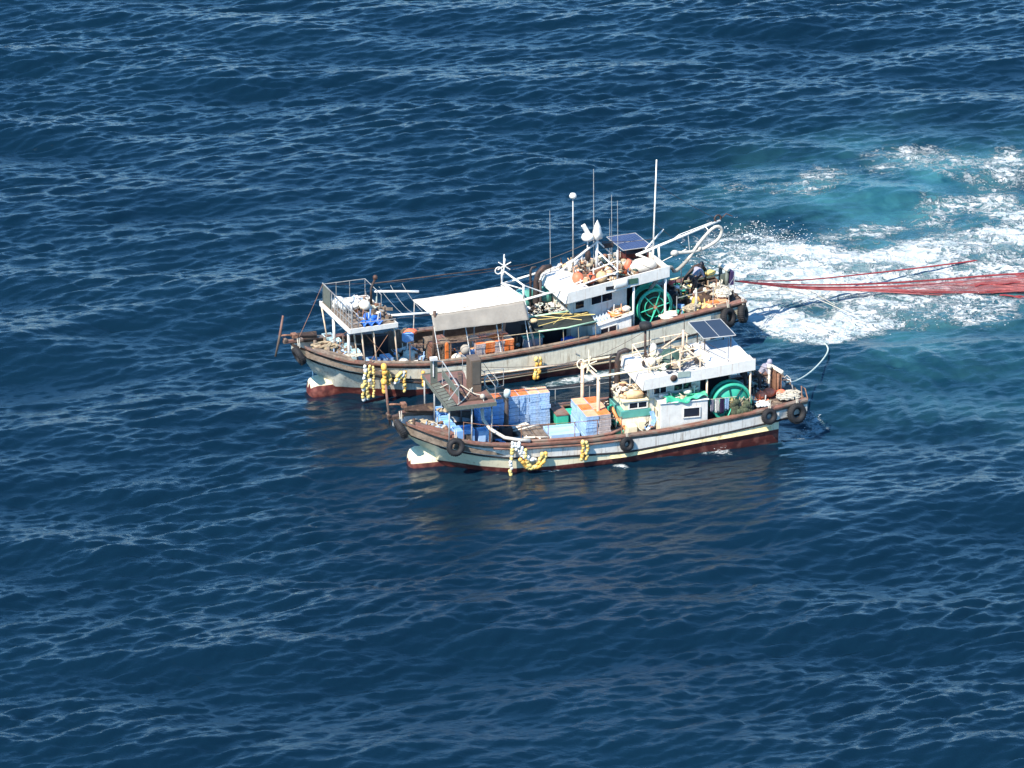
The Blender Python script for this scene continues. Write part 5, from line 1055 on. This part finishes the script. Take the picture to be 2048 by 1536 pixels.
    m = MB(); m.tube([(20.2,1.0,2.0),(20.45,1.0,2.9),(20.9,1.0,3.4),(21.3,1.0,3.5),(21.55,1.0,3.1),(21.6,1.0,2.2)],.10,8).tube([(20.2,.2,2.0),(20.6,.2,3.0),(21.1,.3,3.3),(21.5,.3,2.3)],.06,6).lathe((21.0,.2,2.3),[(.05,0),(.3,0),(.3,.1),(.12,.12),(.12,.5),(.3,.52),(.3,.6),(.05,.6)],(0,1,0),14); m.build('net_hauler','darksteel',b)
    m = MB()
    for x,y in ((22.15,.55),(22.3,.1)): m.tube([(x,y,2.2),(x,y,3.35)],.1,8)
    m.bb(22.05,22.4,.25,.4,2.3,3.1); q = m.build('stern_posts','oliveposts',b); m = MB(); m.tube([(22.2,.7,3.42),(22.3,-.05,3.42)],.12,8); m.build('roller','pebble',q); m = MB(); m.bb(22.42,22.6,-.1,.35,2.6,3.3); m.build('fairlead','purple',q)
    m = MB(); m.tube([(19.6,1.2,2.8),(21.8,1.2,3.0)],.05,6).tube([(20.2,.6,2.85),(22.1,.6,2.95)],.05,6); m.build('hauling_bars','yellow',b).data.materials[0] = mat('pale_yellow_paint',(.72,.66,.38),.5)
    m = MB(); st = [(18.6,-2.1),(19.6,-2.05),(20.6,-2.0),(21.5,-1.9),(22.2,-1.0)]
    for x,y in st: m.tube([(x,y,ip(G,x)),(x,y,ip(G,x)+1.1)],.022,5)
    m.tube([(x,y,ip(G,x)+1.0) for x,y in st],.014,4)
    for x in (19.3,20.3,21.2): m.tube([(x,1.2,D(x)),(x,1.2,D(x)+1.4)],.03,5)
    m.build('rail_stanchions','steel',b)
    m = MB(); st = [(4.5,-2.2),(6.6,-2.25),(7.9,-2.25),(9.3,-2.25)]
    for x,y in st: m.tube([(x,y,ip(G,x)),(x,y,ip(G,x)+1.0)],.02,5)
    m.tube([(x,y,ip(G,x)+.98) for x,y in st],.012,4); m.build('rail_stanchions','rust',b)
    m = MB(); m.bb(20.4,22.0,-1.3,.9,D(21)+.16,D(21)+.22,D(21)+.3,D(21)+.36); m.box((21.3,-.5,2.5),(1.5,.12,.1),rz=.9).box((20.8,.2,2.45),(1.4,.12,.1),rz=-.2); m.build('stern_grating','darkwood',b)
    m = MB(); m.hexa([(20.1,-1.95,2.3),(21.6,-1.8,2.42),(21.5,-1.2,2.42),(20.2,-1.35,2.3),(20.1,-1.95,2.36),(21.6,-1.8,2.48),(21.5,-1.2,2.48),(20.2,-1.35,2.36)]); m.build('orange_scuffed_plate','peach',b)
    m = MB(); m.bb(20.5,21.1,-1.75,-1.4,2.43,2.46); m.build('orange_patch','orange',b)
    m = MB(); m.bb(3.6,4.3,.3,.5,1.2,2.4); m.build('dark_panel','dark',b); m = MB()  # plain dark upright panel aft of the platform
    for k in range(6): m.bb(4.35+k*.2,4.53+k*.2,.9,1.0,1.1,2.3+.05*(k%2))
    m.build('plank_wall','greywood',b)
    m = MB(); m.bb(4.2,5.4,-1.9,-.4,1.25,1.45); m.build('hatch','greywood',b,None,.02)
    return b
fb = far_boat()
anchor(FF,-1.38,3.28,'brown stocked anchor on the bow of the farther boat',.2)
crate_stack(FF,6.05,-1.15,1.05,2,2,[6,6],.5,.62,.18,['brownrail','greywood'],'far boat brown stack','brown fish boxes under the far boat awning',lids=('brownrail','greywood'),seed=12)
crate_stack(FF,7.25,-1.9,1.02,2,1,[4,5],.42,.6,.18,['bluelight','blue'],'far boat sack-side stack','blue fish boxes on the far boat',lids=('peach',),seed=13)
crate_stack(FF,8.0,-2.0,1.0,4,2,7,.50,.62,.17,{(0,0):'crategrey',(1,0):'orange',(2,0):'crategrey',(3,0):'orange',(0,1):'peach',(1,1):'crategrey',(2,1):'peach',(3,1):'crategrey'},'far boat awning-edge stack','orange topped fish boxes below the far boat awning',lids=('orange','peach'),seed=14)
m = MB(); m.ball((0,0,.14),.3,12,(1.5,1,.5),0,.04); solo(m,'orange_fender','orange','orange rubber bundle on top of the far boat crate stack','fender',FF,(9.3,-1.3,2.02))
m = MB(); m.box((0,0,.45),(.18,.12,.9)).ball((0,0,.9),.1,8,(1,.7,1)).ball((0,0,.05),.1,8,(1,.7,1)); solo(m,'orange_fender','orange','upright orange fender at the far boat rail beside brown crates','fender',FF,(6.5,-1.95,1.5),0,None,.03)
for i,(x,y,z,r,mm,lb) in enumerate(((7.0,-1.95,1.6,.28,'pebble','white sack near the upright orange fender on far boat'),(7.45,-2.0,2.0,.28,'canvasgrey','grey sack leaning on blue boxes of far boat'),(4.9,-1.2,1.7,.42,'pebble','large pale sack forward of the brown crates on far boat'),(4.4,-1.5,1.6,.3,'canvas','small pale sack by the far boat bow platform'))):
    m = MB(); m.ball((0,0,0),r,10,(1,.75,.9),0,.1); solo(m,'sack',mm,lb,'sack',FF,(x,y,z),0,'sacks on the far boat deck')
m = MB(); m.box((0,0,.2),(.5,.35,.4)); solo(m,'blue_can','blue','blue can next to red cloth forward of far boat awning','can',FF,(5.0,-.6,2.3),.2,None,.04)
m = MB(); m.ball((0,0,.1),.3,10,(1.2,1,.5),0,.15); solo(m,'red_cloth','buoyred','red orange cloth beside the blue can on far boat','cloth',FF,(5.3,-.2,2.5))
# bow platform cargo
m = MB(); rd = random.Random(21)
for k in range(9): m.ball((rd.uniform(-.7,.7),rd.uniform(-.6,.6),rd.uniform(.1,.35)),rd.uniform(.2,.34),10,(1.1,1,.8),0,.1)
solo(m,'net_bundle','whitefloat','heap of white net bags on the far boat bow platform','net bag',FF,(2.4,.6,3.98))
m = MB(); m.ball((0,0,.25),.3,10,(1,1,.9),0,.05); solo(m,'net_bundle','canvas','round cream net bag at the far boat platform edge','net bag',FF,(2.9,-.3,4.1))
m = MB()
for k in range(9): m.ball((rd.uniform(-.42,.42),rd.uniform(-.3,.3),rd.uniform(.08,.28)),rd.uniform(.12,.24),8,(1.2,.8,.7),rd.random()*3,.2)
solo(m,'blue_tarpaulin','bluecloth','crumpled bright blue tarpaulin on the far boat bow platform','tarpaulin',FF,(2.85,-1.75,3.98))
m = MB()
for k in range(16): m.box((rd.uniform(-.5,.5),rd.uniform(-.8,.8),rd.uniform(.05,.3)),(rd.uniform(.1,.4),.06,rd.uniform(.05,.2)),rz=rd.random()*3)
solo(m,'gear_heap','greywood','heap of dark gear at aft end of the far boat bow platform','gear',FF,(3.4,-.9,3.98))
bp2 = None
for i,(x,y,z) in enumerate(((1.75,1.75,1.75),(1.9,1.1,1.7),(2.1,.35,1.65),(2.35,-.4,1.6))):
    lb = '%s of four pale bluish fish bins across the far boat bow, counting from far side' % ORD[i]
    if bp2 is None: bp2 = solo(bin_(.5,.62,.5,0),'fish_bin','bluelight',lb,'bin',FF,(x,y,z),0,'pale bins across the far boat bow',.02); bp2.data.materials[0] = mat('pale_aqua_plastic',(.50,.70,.76),.5)
    else: c = bp2.copy(); COL.objects.link(c); c.location = F_(FF,(x,y,z)); c.rotation_euler.z += random.uniform(-.08,.08); c['label'] = lb
m = MB(); m.lathe((0,0,0),[(.01,0),(.30,0),(.38,.1),(.40,.42),(.36,.44),(.01,.42)],(0,0,1),16); m.box((.75,.1,.22),(.5,.6,.45)); solo(m,'fish_tub','bluelight','round pale blue tub under the far boat bow platform','tub',FF,(2.85,-1.45,1.55))
rope_pile('rope_coil',FF,(.9,.25,2.15),.85,.55,.3,'rope','beige rope heap on the far boat foredeck','rope',8,.045,31)
rope_pile('rope_coil',FF,(1.9,-1.35,2.22),.5,.3,.05,'ropewhite','thin white rope lying on the far boat bow plate','rope',3,.025,32)
rope_pile('rope_coil',FF,(13.3,.4,2.45),.7,.6,.3,'ropewhite','tangled white hoses on the far boat engine casing','hose',6,.05,33)
rope_pile('rope_coil',FF,(21.6,-1.1,2.52),.45,.45,.25,'ropewhite','white rope bundle at the far boat stern corner','rope',7,.05,34)
rope_pile('rope_coil',FF,(19.6,-1.7,2.25),.55,.35,.25,'rope','beige rope heap against the far boat aft rail','rope',7,.04,35)
rope_pile('rope_coil',FF,(18.3,-1.9,2.1),.55,.3,.25,'pebble','pale hose heap beside the far boat net drum','hose',6,.05,36)
bt = None
for i in range(15):
    p = (14.45+.17*(i%5),-1.78+.18*(i//5),2.22+.034*(i%5)); lb = 'clear water bottle on far boat side cabin, %s from bow, %s row' % (ORD[i%5],('near','middle','far')[i//5])
    if bt is None: m = MB(); m.lathe((0,0,0),[(.01,0),(.07,0),(.075,.16),(.03,.24),(.03,.28),(.01,.29)],(0,0,1),8); bt = solo(m,'water_bottle','bottle',lb,'bottle',FF,p,0,'water bottles on the far boat side cabin')
    else: c = bt.copy(); COL.objects.link(c); c['label'] = lb; c.location = F_(FF,p)
m = MB(); m.ring((0,0,.1),.26,.11,(0,0,1),18,8,.7); m.ball((0,0,.12),.2,10,(1,1,.6)); solo(m,'orange_buoy','orange','orange ring buoy on the far boat side cabin roof','buoy',FF,(15.5,-1.6,2.48))
m = MB(); m.ball((0,0,.14),.25,10,(1.5,.9,.7),0,.12); solo(m,'canvas_bundle','peach','peach canvas bundle behind the orange ring buoy','bundle',FF,(15.75,-1.3,2.55))
m = MB(); m.ball((0,0,.14),.22,10,(1.1,.9,.7),0,.12); solo(m,'canvas_bundle','pebble','pale bundle at aft end of far boat side cabin roof','bundle',FF,(16.1,-1.6,2.62))
for i,(x,y,z,r,mm,lb) in enumerate(((13.9,-.7,4.35,.3,'buoyred','red ball buoy at the front of the far boat wheelhouse roof'),(14.45,-1.0,4.35,.26,'buoyred','smaller red ball buoy beside the first on far boat roof'),(14.3,.9,4.4,.3,'whitefloat','white ball buoy on far boat wheelhouse roof'),(15.0,-1.1,4.4,.3,'tan','tan ball buoy amid the far boat roof clutter'),(15.5,-.9,4.5,.2,'peach','small peach ball buoy beside the tan one on far boat roof'))):
    m = MB(); m.ball((0,0,0),r,12,(1,1,1.05)).tube([(0,0,r),(0,0,r+.08)],.05,6); solo(m,'ball_buoy',mm,lb,'buoy',FF,(x,y,z),0,'ball buoys on the far boat roof')
m = MB(); m.ball((0,0,.2),.55,18,(1.35,.85,.72),0,.025); solo(m,'covered_bundle','canvas','cream covered bundle on the far boat roof behind the net drum','covered bundle',FF,(17.35,-.75,4.35))
m = MB(); m.tube([(0,0,0),(.08,-.05,.35),(.2,-.1,.75)],[.13,.17,.12],9); solo(m,'red_fender','buoyred','upright red fender with pinkish tip forward of the cream roof bundle','fender',FF,(16.45,-.6,4.2))
m = MB()
for k in range(26): m.box((rd.uniform(-.9,.9),rd.uniform(-.6,.6),rd.uniform(.03,.4)),(rd.uniform(.1,.4),rd.uniform(.05,.15),rd.uniform(.05,.2)),rz=rd.random()*3,ry=rd.uniform(-.5,.5))
solo(m,'gear_heap','rust','heap of rusty gear around the far boat main mast','gear',FF,(15.2,-.2,4.15))
m = MB(); m.ball((0,0,.1),.28,10,(1.5,.8,.6),0,.12); solo(m,'blue_tarpaulin','bluecloth','small blue tarpaulin bundle below the far boat shade net','tarpaulin',FF,(12.9,-1.9,1.6))
m = MB(); m.box((0,0,.2),(.7,.5,.4)); solo(m,'white_box','pebble','pale box below the far boat shade net','box',FF,(12.1,-1.8,1.1),.1,None,.03)
m = MB(); m.tube([(0,0,0),(.1,0,.4)],.09,8); solo(m,'red_cylinder','buoyred','red cylinder standing by the rail below the far boat shade net','cylinder',FF,(11.6,-1.95,1.2))
m = MB(); m.ball((0,0,0),.15,10,(1.7,1,.75)); solo(m,'tan_float','tan','tan float hanging at the awning aft corner','float',FF,(10.95,-2.15,3.05))
m = MB(); m.ball((0,0,.3),.3,10,(.8,.7,1.15),0,.06); solo(m,'yellow_sack','yelloworange','yellow orange sack on the far boat stern deck','sack',FF,(20.1,-1.1,2.05))
m = MB(); m.ball((0,0,.0),.22,10,(1.5,.8,.7),0,.15); solo(m,'yellow_net','yellow','yellow net bundle hung beside the far boat stern posts','net',FF,(21.6,.6,3.15))
m = MB(); m.tube([(0,0,0),(.02,0,.7),(.0,0,1.35)],[.09,.08,.05],7); solo(m,'oilskin','ropewhite','pale oilskin hanging from a far boat stern stanchion','oilskin',FF,(19.85,-1.6,1.95))
m = MB(); m.ball((0,0,.0),.16,10); solo(m,'red_ball','buoyred','faded red ball beside the far boat stern winch','buoy',FF,(19.55,.5,2.5))
tyre(FF,(21.25,-2.4,1.85),.50,.16,'big black tyre under the far boat stern rail',axis=(.5,-1,.3),group='tyre fenders on the far boat')
tyre(FF,(22.15,-2.2,1.85),.46,.16,'black tyre at the aftermost corner of the far boat',axis=(.9,-.8,.2),group='tyre fenders on the far boat')
tyre(FF,(-.62,-.62,2.35),.48,.15,'black tyre hanging edge on below the far boat stem',axis=(-1,-.05,-.45),group='tyre fenders on the far boat')
g = 'yellow float lines hanging on the hulls'
float_line(FF,[(2.2,-2.35,2.1),(2.2,-2.3,1.4),(2.15,-2.15,.7),(2.2,-2.05,.25)],'long pale yellow float string, first from far boat bow',.095,('yellow','whitefloat'),gap=.15,seed=11,double=True)
float_line(FF,[(2.5,-2.38,2.0),(2.55,-2.3,1.3),(2.6,-2.2,.55),(2.65,-2.15,.3)],'thin yellow float string, second from far boat bow',.08,('yellow',),gap=.14,seed=12)
float_line(FF,[(3.05,-2.42,2.05),(3.05,-2.4,1.4),(3.07,-2.35,.85),(3.07,-2.3,.6)],'string of fat orange yellow floats, third from far boat bow',.15,('yelloworange',),gap=.25,seed=13)
float_line(FF,[(3.3,-2.42,1.7),(3.32,-2.38,1.2),(3.3,-2.32,.85)],'short yellow string right beside the fat floats',.10,('yelloworange','yellow'),gap=.2,seed=14)
float_line(FF,[(3.95,-2.48,1.55),(3.8,-2.45,1.3),(3.65,-2.42,1.0)],'slanting cream float bunch at far boat side',.09,('yellow','whitefloat'),gap=.13,seed=15,double=True)
float_line(FF,[(4.15,-2.5,1.6),(4.12,-2.42,1.1),(4.1,-2.38,.5)],'sparse yellow float string ahead of near boat platform',.08,('yellow','yelloworange'),gap=.17,seed=16)
float_line(FF,[(5.0,-2.55,1.45),(5.02,-2.5,1.0),(5.02,-2.45,.6)],'orange yellow float string just left of near boat platform',.12,('yelloworange',),gap=.21,seed=17)
float_line(FF,[(11.05,-2.55,1.3),(11.0,-2.5,.8),(10.9,-2.5,.15)],'yellow float string amidships on the far boat hull',.095,('yellow','yelloworange'),gap=.14,seed=18,double=True)
JS = dict(pelvis=(0,0,.92),chest=(.08,0,1.32),head=(.14,0,1.62),shoulder_l=(.07,.2,1.38),shoulder_r=(.07,-.2,1.38),elbow_l=(.2,.26,1.12),elbow_r=(.2,-.26,1.12),hand_l=(.45,.2,1.1),hand_r=(.45,-.16,1.1),hip_l=(0,.1,.88),hip_r=(0,-.1,.88),knee_l=(.06,.13,.48),knee_r=(.04,-.13,.48),foot_l=(0,.14,0),foot_r=(-.05,-.15,0))
person(FF,(19.25,-.3,1.62),pi,JS,'worker in black oilskins and red cap beside the far boat net drum','blackcloth','trousers','boots','hat','redcap')
person(FF,(18.75,-.75,1.60),.3,J1,'bent worker in black with white cap at the far boat net drum','blackcloth','blackcloth','boots','hat','capwhite')
person(FF,(20.6,.35,2.2),.3,J1,'bent worker in dark grey under the far boat stern arch','hoodgrey','trousers','boots','hood','blackcloth')
# ================================================================ trawl net towed from the far boat
def catm(P,k=6):
    o=[];P=[Vector(p) for p in P]
    for i in range(len(P)-1):
        p0,p1,p2,p3=P[max(0,i-1)],P[i],P[i+1],P[min(len(P)-1,i+2)]
        for j in range(k): t=j/k; o.append(.5*((2*p1)+(-p0+p2)*t+(2*p0-5*p1+4*p2-p3)*t*t+(-p0+3*p1-3*p2+p3)*t**3))
    return o+[P[-1]]
tn = thing('trawl_net','long dark red trawl net and warps towed from the far boat stern','net',(0,0,0),(0,0,0))
hd = F_(FF,(22.5,.25,2.7)); rd = random.Random(5)
A_ = [(14.63, 11.04, 1.3), (18.66, 13.97, 0.6), (22.18, 16.05, 0.25), (24.65, 17.48, 0.06), (25.56, 18.77, -0.3)]
B_ = [(14.6, 10.58, 1.2), (18.57, 12.68, 0.45), (22.55, 14.23, 0.12), (26.45, 15.16, 0.08)]+[(40,17,.08)]
C_ = [(14.6, 10.41, 1.1), (18.54, 12.13, 0.3), (22.4, 12.43, 0.08), (26.21, 12.7, 0.06)]+[(40,14,.06)]
def warp(P,off,r,mm,name='warp'): MB().tube(catm([hd]+[(x,y+off*min(1,i/2+.3),z+off*.15) for i,(x,y,z) in enumerate(P)]),r,5).build(name,mm,tn)
for k in range(3): warp(A_,rd.uniform(-.2,.2),.026,'netred')
for k in range(4): warp(B_,rd.uniform(-.25,.25),.028,'netred')
for k in range(3): warp(C_,rd.uniform(-.15,.25),.018,'netred')
m = MB()
for k in range(20):
    f = rd.random(); j = rd.uniform(-.1,.1)
    P = [hd]+[(a[0],a[1]*(1-f)+c[1]*f+j*min(1,i/2),a[2]*(1-f)+c[2]*f-.02+(rd.uniform(-.22,.06) if i>1 else 0)) for i,(a,c) in enumerate(zip(B_,C_))]
    m.tube(catm(P,4),.007+.010*f,4)
m.build('webbing','netpink',tn)
m = MB()
for k in range(46):
    m.mi = k % 2; x = 23.2+9*rd.random()**.8; s = min(1,(x-22.6)/3); y = 13.8+(x-26)*.10; w = 1.9*s
    p = Vector((x,y+rd.uniform(-w,w)*.9,rd.uniform(-.12,.08))); P = [p]
    for j in range(6): p = p+Vector((rd.uniform(.25,.55),rd.uniform(-.22,.25),rd.uniform(-.07,.07))); p.z = min(max(p.z,-.15),.12); P.append(p)
    m.tube(P,rd.uniform(.03,.07),5)
m.build('bunched_net',['netred','netpink'],tn)
m = MB(); m.tube(catm([F_(FF,(22.4,-.6,2.3)),(14.2,11.2,1.0),(16.4,10.4,.2)]),.02,4); m.build('guy_line','ropewhite',tn); m = MB(); m.tube(catm([F_(FF,(22.4,-.7,2.3)),(14.2,10.6,.9),(17.4,8.9,.15)]),.02,4); m.build('guy_line','ropewhite',tn)

junk('gear_heap',FF,(3.0,-.2,4.0),.75,1.9,.35,80,['capwhite','black','greywood','ropeteal','rust','blue','steel'],'mixed gear strewn over the far boat bow platform',seed=61)
junk('gear_heap',FF,(12.6,.1,2.4),1.2,.75,.6,90,['ropewhite','darksteel','pebble','black','capwhite','ropeteal'],'white and black gear heap on far boat engine casing',seed=62)
junk('gear_heap',FF,(14.7,.1,4.25),.9,1.4,.55,100,['pebble','rust','rope','tan','darksteel','whitefloat','peach'],'cluttered heap at the front of far boat wheelhouse roof',seed=63)
junk('gear_heap',FF,(16.2,.0,4.35),.7,1.3,.5,70,['cream','rust','rope','olivedark','capwhite','tan'],'cluttered heap amidships on far boat wheelhouse roof',seed=64)
junk('gear_heap',FF,(19.0,-1.3,1.75),.9,.55,.75,80,['rope','blue','olivenet','pebble','rust','teal','black'],'heap of ropes and hoses aft of the far boat net drum',seed=65)
junk('gear_heap',FF,(20.3,.6,2.0),.8,.9,.9,110,['darksteel','black','oliveposts','rust','yellow','pebble','teal'],'dark machinery heap under the far boat stern arch',seed=66)
junk('gear_heap',FF,(21.6,-.3,2.45),.6,.9,.35,60,['rope','darksteel','pebble','rust','ropewhite'],'rope ends and iron on far boat stern grating',seed=67)
junk('gear_heap',FF,(20.2,-1.6,2.15),.8,.3,.4,50,['tan','rope','pebble','yellow','rust'],'tan and yellow gear along far boat aft rail',seed=68)
junk('gear_heap',FF,(15.8,-1.5,2.55),.5,.25,.25,30,['peach','pebble','rust','rope','capwhite'],'peach and white oddments on far boat side cabin roof',seed=69)
junk('gear_heap',FF,(4.9,-.9,1.5),.7,.9,.6,70,['pebble','rust','capwhite','black','greywood','bluelight'],'heap of pale sacks and boards forward of far boat awning',seed=70)
junk('gear_heap',FF,(3.6,-1.7,1.5),.6,.35,.4,40,['black','olivedark','rope','hosegrey'],'dark coiled gear behind the far boat float lines',seed=71)
junk('gear_heap',FF,(12.6,-1.9,1.15),1.1,.3,.4,40,['pebble','capwhite','blue','rust','steel'],'white and blue gear below far boat shade net',seed=72)
junk('gear_heap',FF,(9.0,-.2,1.05),2.0,.5,.6,70,['orange','rust','darkwood','peach','pebble'],'orange and brown gear in shade of the far boat awning',seed=73)
junk('gear_heap',FF,(1.6,.2,2.0),.5,.9,.25,40,['rope','greywood','bluelight','rust'],'small gear between far boat bow bins and rope heap',seed=74)
for i,(A,B,d) in enumerate((((1.5,1.8,4.9),(10.65,1.2,4.6),.2),((3.8,-2.2,4.2),(10.9,-1,4.5),.35),((10.9,-1,4.5),(15.2,0,5.9),.15),((15.2,0,5.9),(18.2,0,5.6),.1),((18.3,0,8.5),(21.8,0,6.1),.1),((15.66,-1.5,5.8),(18.2,-1.7,4.3),.1),((18.2,0,6.5),(22.2,.4,3.3),.2),((15.2,0,6.0),(11.0,1.2,4.5),.15))):
    MB().tube(sag(A,B,d),.012,4).build('rigging_wire','darksteel',fb)
m = MB()
for k in range(3): m.tube(sag((4.2+k*.6,1.2,4.6),(4.5+k*.5,-1.3,4.0),.1+.1*(k%2)),.012,4)
m.build('slung_lines','steel',fb)

# flung droplets and torn foam standing above the churned wake
rd = random.Random(77); V = []; Fc = []
def spray(P, n, spread, zmax, r0, r1):
    for _ in range(n):
        k = rd.randrange(len(P)-1); t = rd.random(); (x0,y0,w0,s0),(x1,y1,w1,s1) = P[k],P[k+1]; w = (w0+(w1-w0)*t)*spread
        x = x0+(x1-x0)*t+rd.gauss(0,.5)*w; y = y0+(y1-y0)*t+rd.gauss(0,.5)*w; z = .02+zmax*rd.random()**2; r = rd.uniform(r0,r1)*(1-.5*z/max(zmax,.01)); b = len(V)
        V.extend([(x+r*1.6,y,z),(x-r*1.6,y,z),(x,y+r,z),(x,y-r,z),(x,y,z+r*.7),(x,y,z-r*.7)])
        Fc.extend([(b,b+2,b+4),(b+2,b+1,b+4),(b+1,b+3,b+4),(b+3,b,b+4),(b+2,b,b+5),(b+1,b+2,b+5),(b+3,b+1,b+5),(b,b+3,b+5)])
spray(FOAM['spray'],700,1.1,.35,.012,.034); spray(FOAM['upper'][:4],260,.8,.3,.012,.03); spray(FOAM['lowedge'],380,.9,.25,.012,.032)
spray(FOAM['thin1'],70,.7,.15,.012,.03); spray(FOAM['thin2'],90,.8,.15,.012,.03); spray(FOAM['sp1'],50,.8,.3,.010,.022); spray(FOAM['sp3'],70,1,.2,.010,.025)
me = bpy.data.meshes.new('wake_spray'); me.from_pydata(V,[],Fc); me.update(); me.materials.append(mat('white_water_spray',(.8,.82,.82),.6,var=.1))
o = bpy.data.objects.new('wake_spray',me); COL.objects.link(o); o['kind'] = 'stuff'; o['label'] = 'white droplets thrown up by the churned wake'

m = MB(); m.sheet(lambda u,v:(-.5+1.0*u,-.35+.7*v,.05+.22*abs(sin(u*8+v*3))*(1-.4*v)),18,12,.02); solo(m,'blue_tarpaulin','bluecloth','folded bright blue sheet under the railing of far boat platform','tarpaulin',FF,(2.6,-2.0,3.98))
for k,(a,c) in enumerate((((1.5,1.75,4.95),(-.3,.3,2.9)),((1.45,-2.2,3.95),(.2,-.6,2.6)),((2.0,-2.2,3.9),(3.6,-2.2,1.95)),((3.7,-2.2,3.9),(2.3,-2.2,2.0)))): MB().tube(sag(a,c,.03),.014,4).build('rigging_wire','rust',fb)

def net_material():
    m = bpy.data.materials.new('wet_red_mesh'); m.use_nodes = True; N = m.node_tree.nodes; L = m.node_tree.links; b = N['Principled BSDF']
    b.inputs['Base Color'].default_value = (.42,.13,.12,1); b.inputs['Roughness'].default_value = .8
    tc = N.new('ShaderNodeTexCoord'); mp = N.new('ShaderNodeMapping'); mp.inputs['Scale'].default_value = (.5,4,1); L.new(tc.outputs['Object'],mp.inputs[0])
    n = N.new('ShaderNodeTexNoise'); n.inputs['Scale'].default_value = 1.6; n.inputs['Detail'].default_value = 6; L.new(mp.outputs[0],n.inputs['Vector'])
    sx = N.new('ShaderNodeSeparateXYZ'); L.new(tc.outputs['Object'],sx.inputs[0])
    r0 = N.new('ShaderNodeMapRange'); r0.inputs[1].default_value = 16; r0.inputs[2].default_value = 26; r0.inputs[3].default_value = -.30; r0.inputs[4].default_value = .12; L.new(sx.outputs[0],r0.inputs[0])
    r1 = N.new('ShaderNodeMapRange'); r1.inputs[1].default_value = .3; r1.inputs[2].default_value = .7; r1.inputs[3].default_value = .02; r1.inputs[4].default_value = .42; L.new(n.outputs[0],r1.inputs[0])
    a = N.new('ShaderNodeMath'); a.operation = 'ADD'; a.use_clamp = True; L.new(r0.outputs[0],a.inputs[0]); L.new(r1.outputs[0],a.inputs[1]); L.new(a.outputs[0],b.inputs['Alpha']); return m
def netsheet(u,v):
    Bp = catm([hd]+B_,6); Cp = catm([hd]+C_,6); k = 5+u*(len(Bp)-6); i = min(int(k),len(Bp)-2); f = k-i
    p = Bp[i].lerp(Bp[i+1],f).lerp(Cp[i].lerp(Cp[i+1],f),v); return (p.x,p.y,p.z+.03*sin(u*60+v*7)-.10*sin(pi*v)*(1-u)+.02)
m = MB(); m.sheet(netsheet,90,8,.012); m.build('mesh_sheet',net_material(),tn)
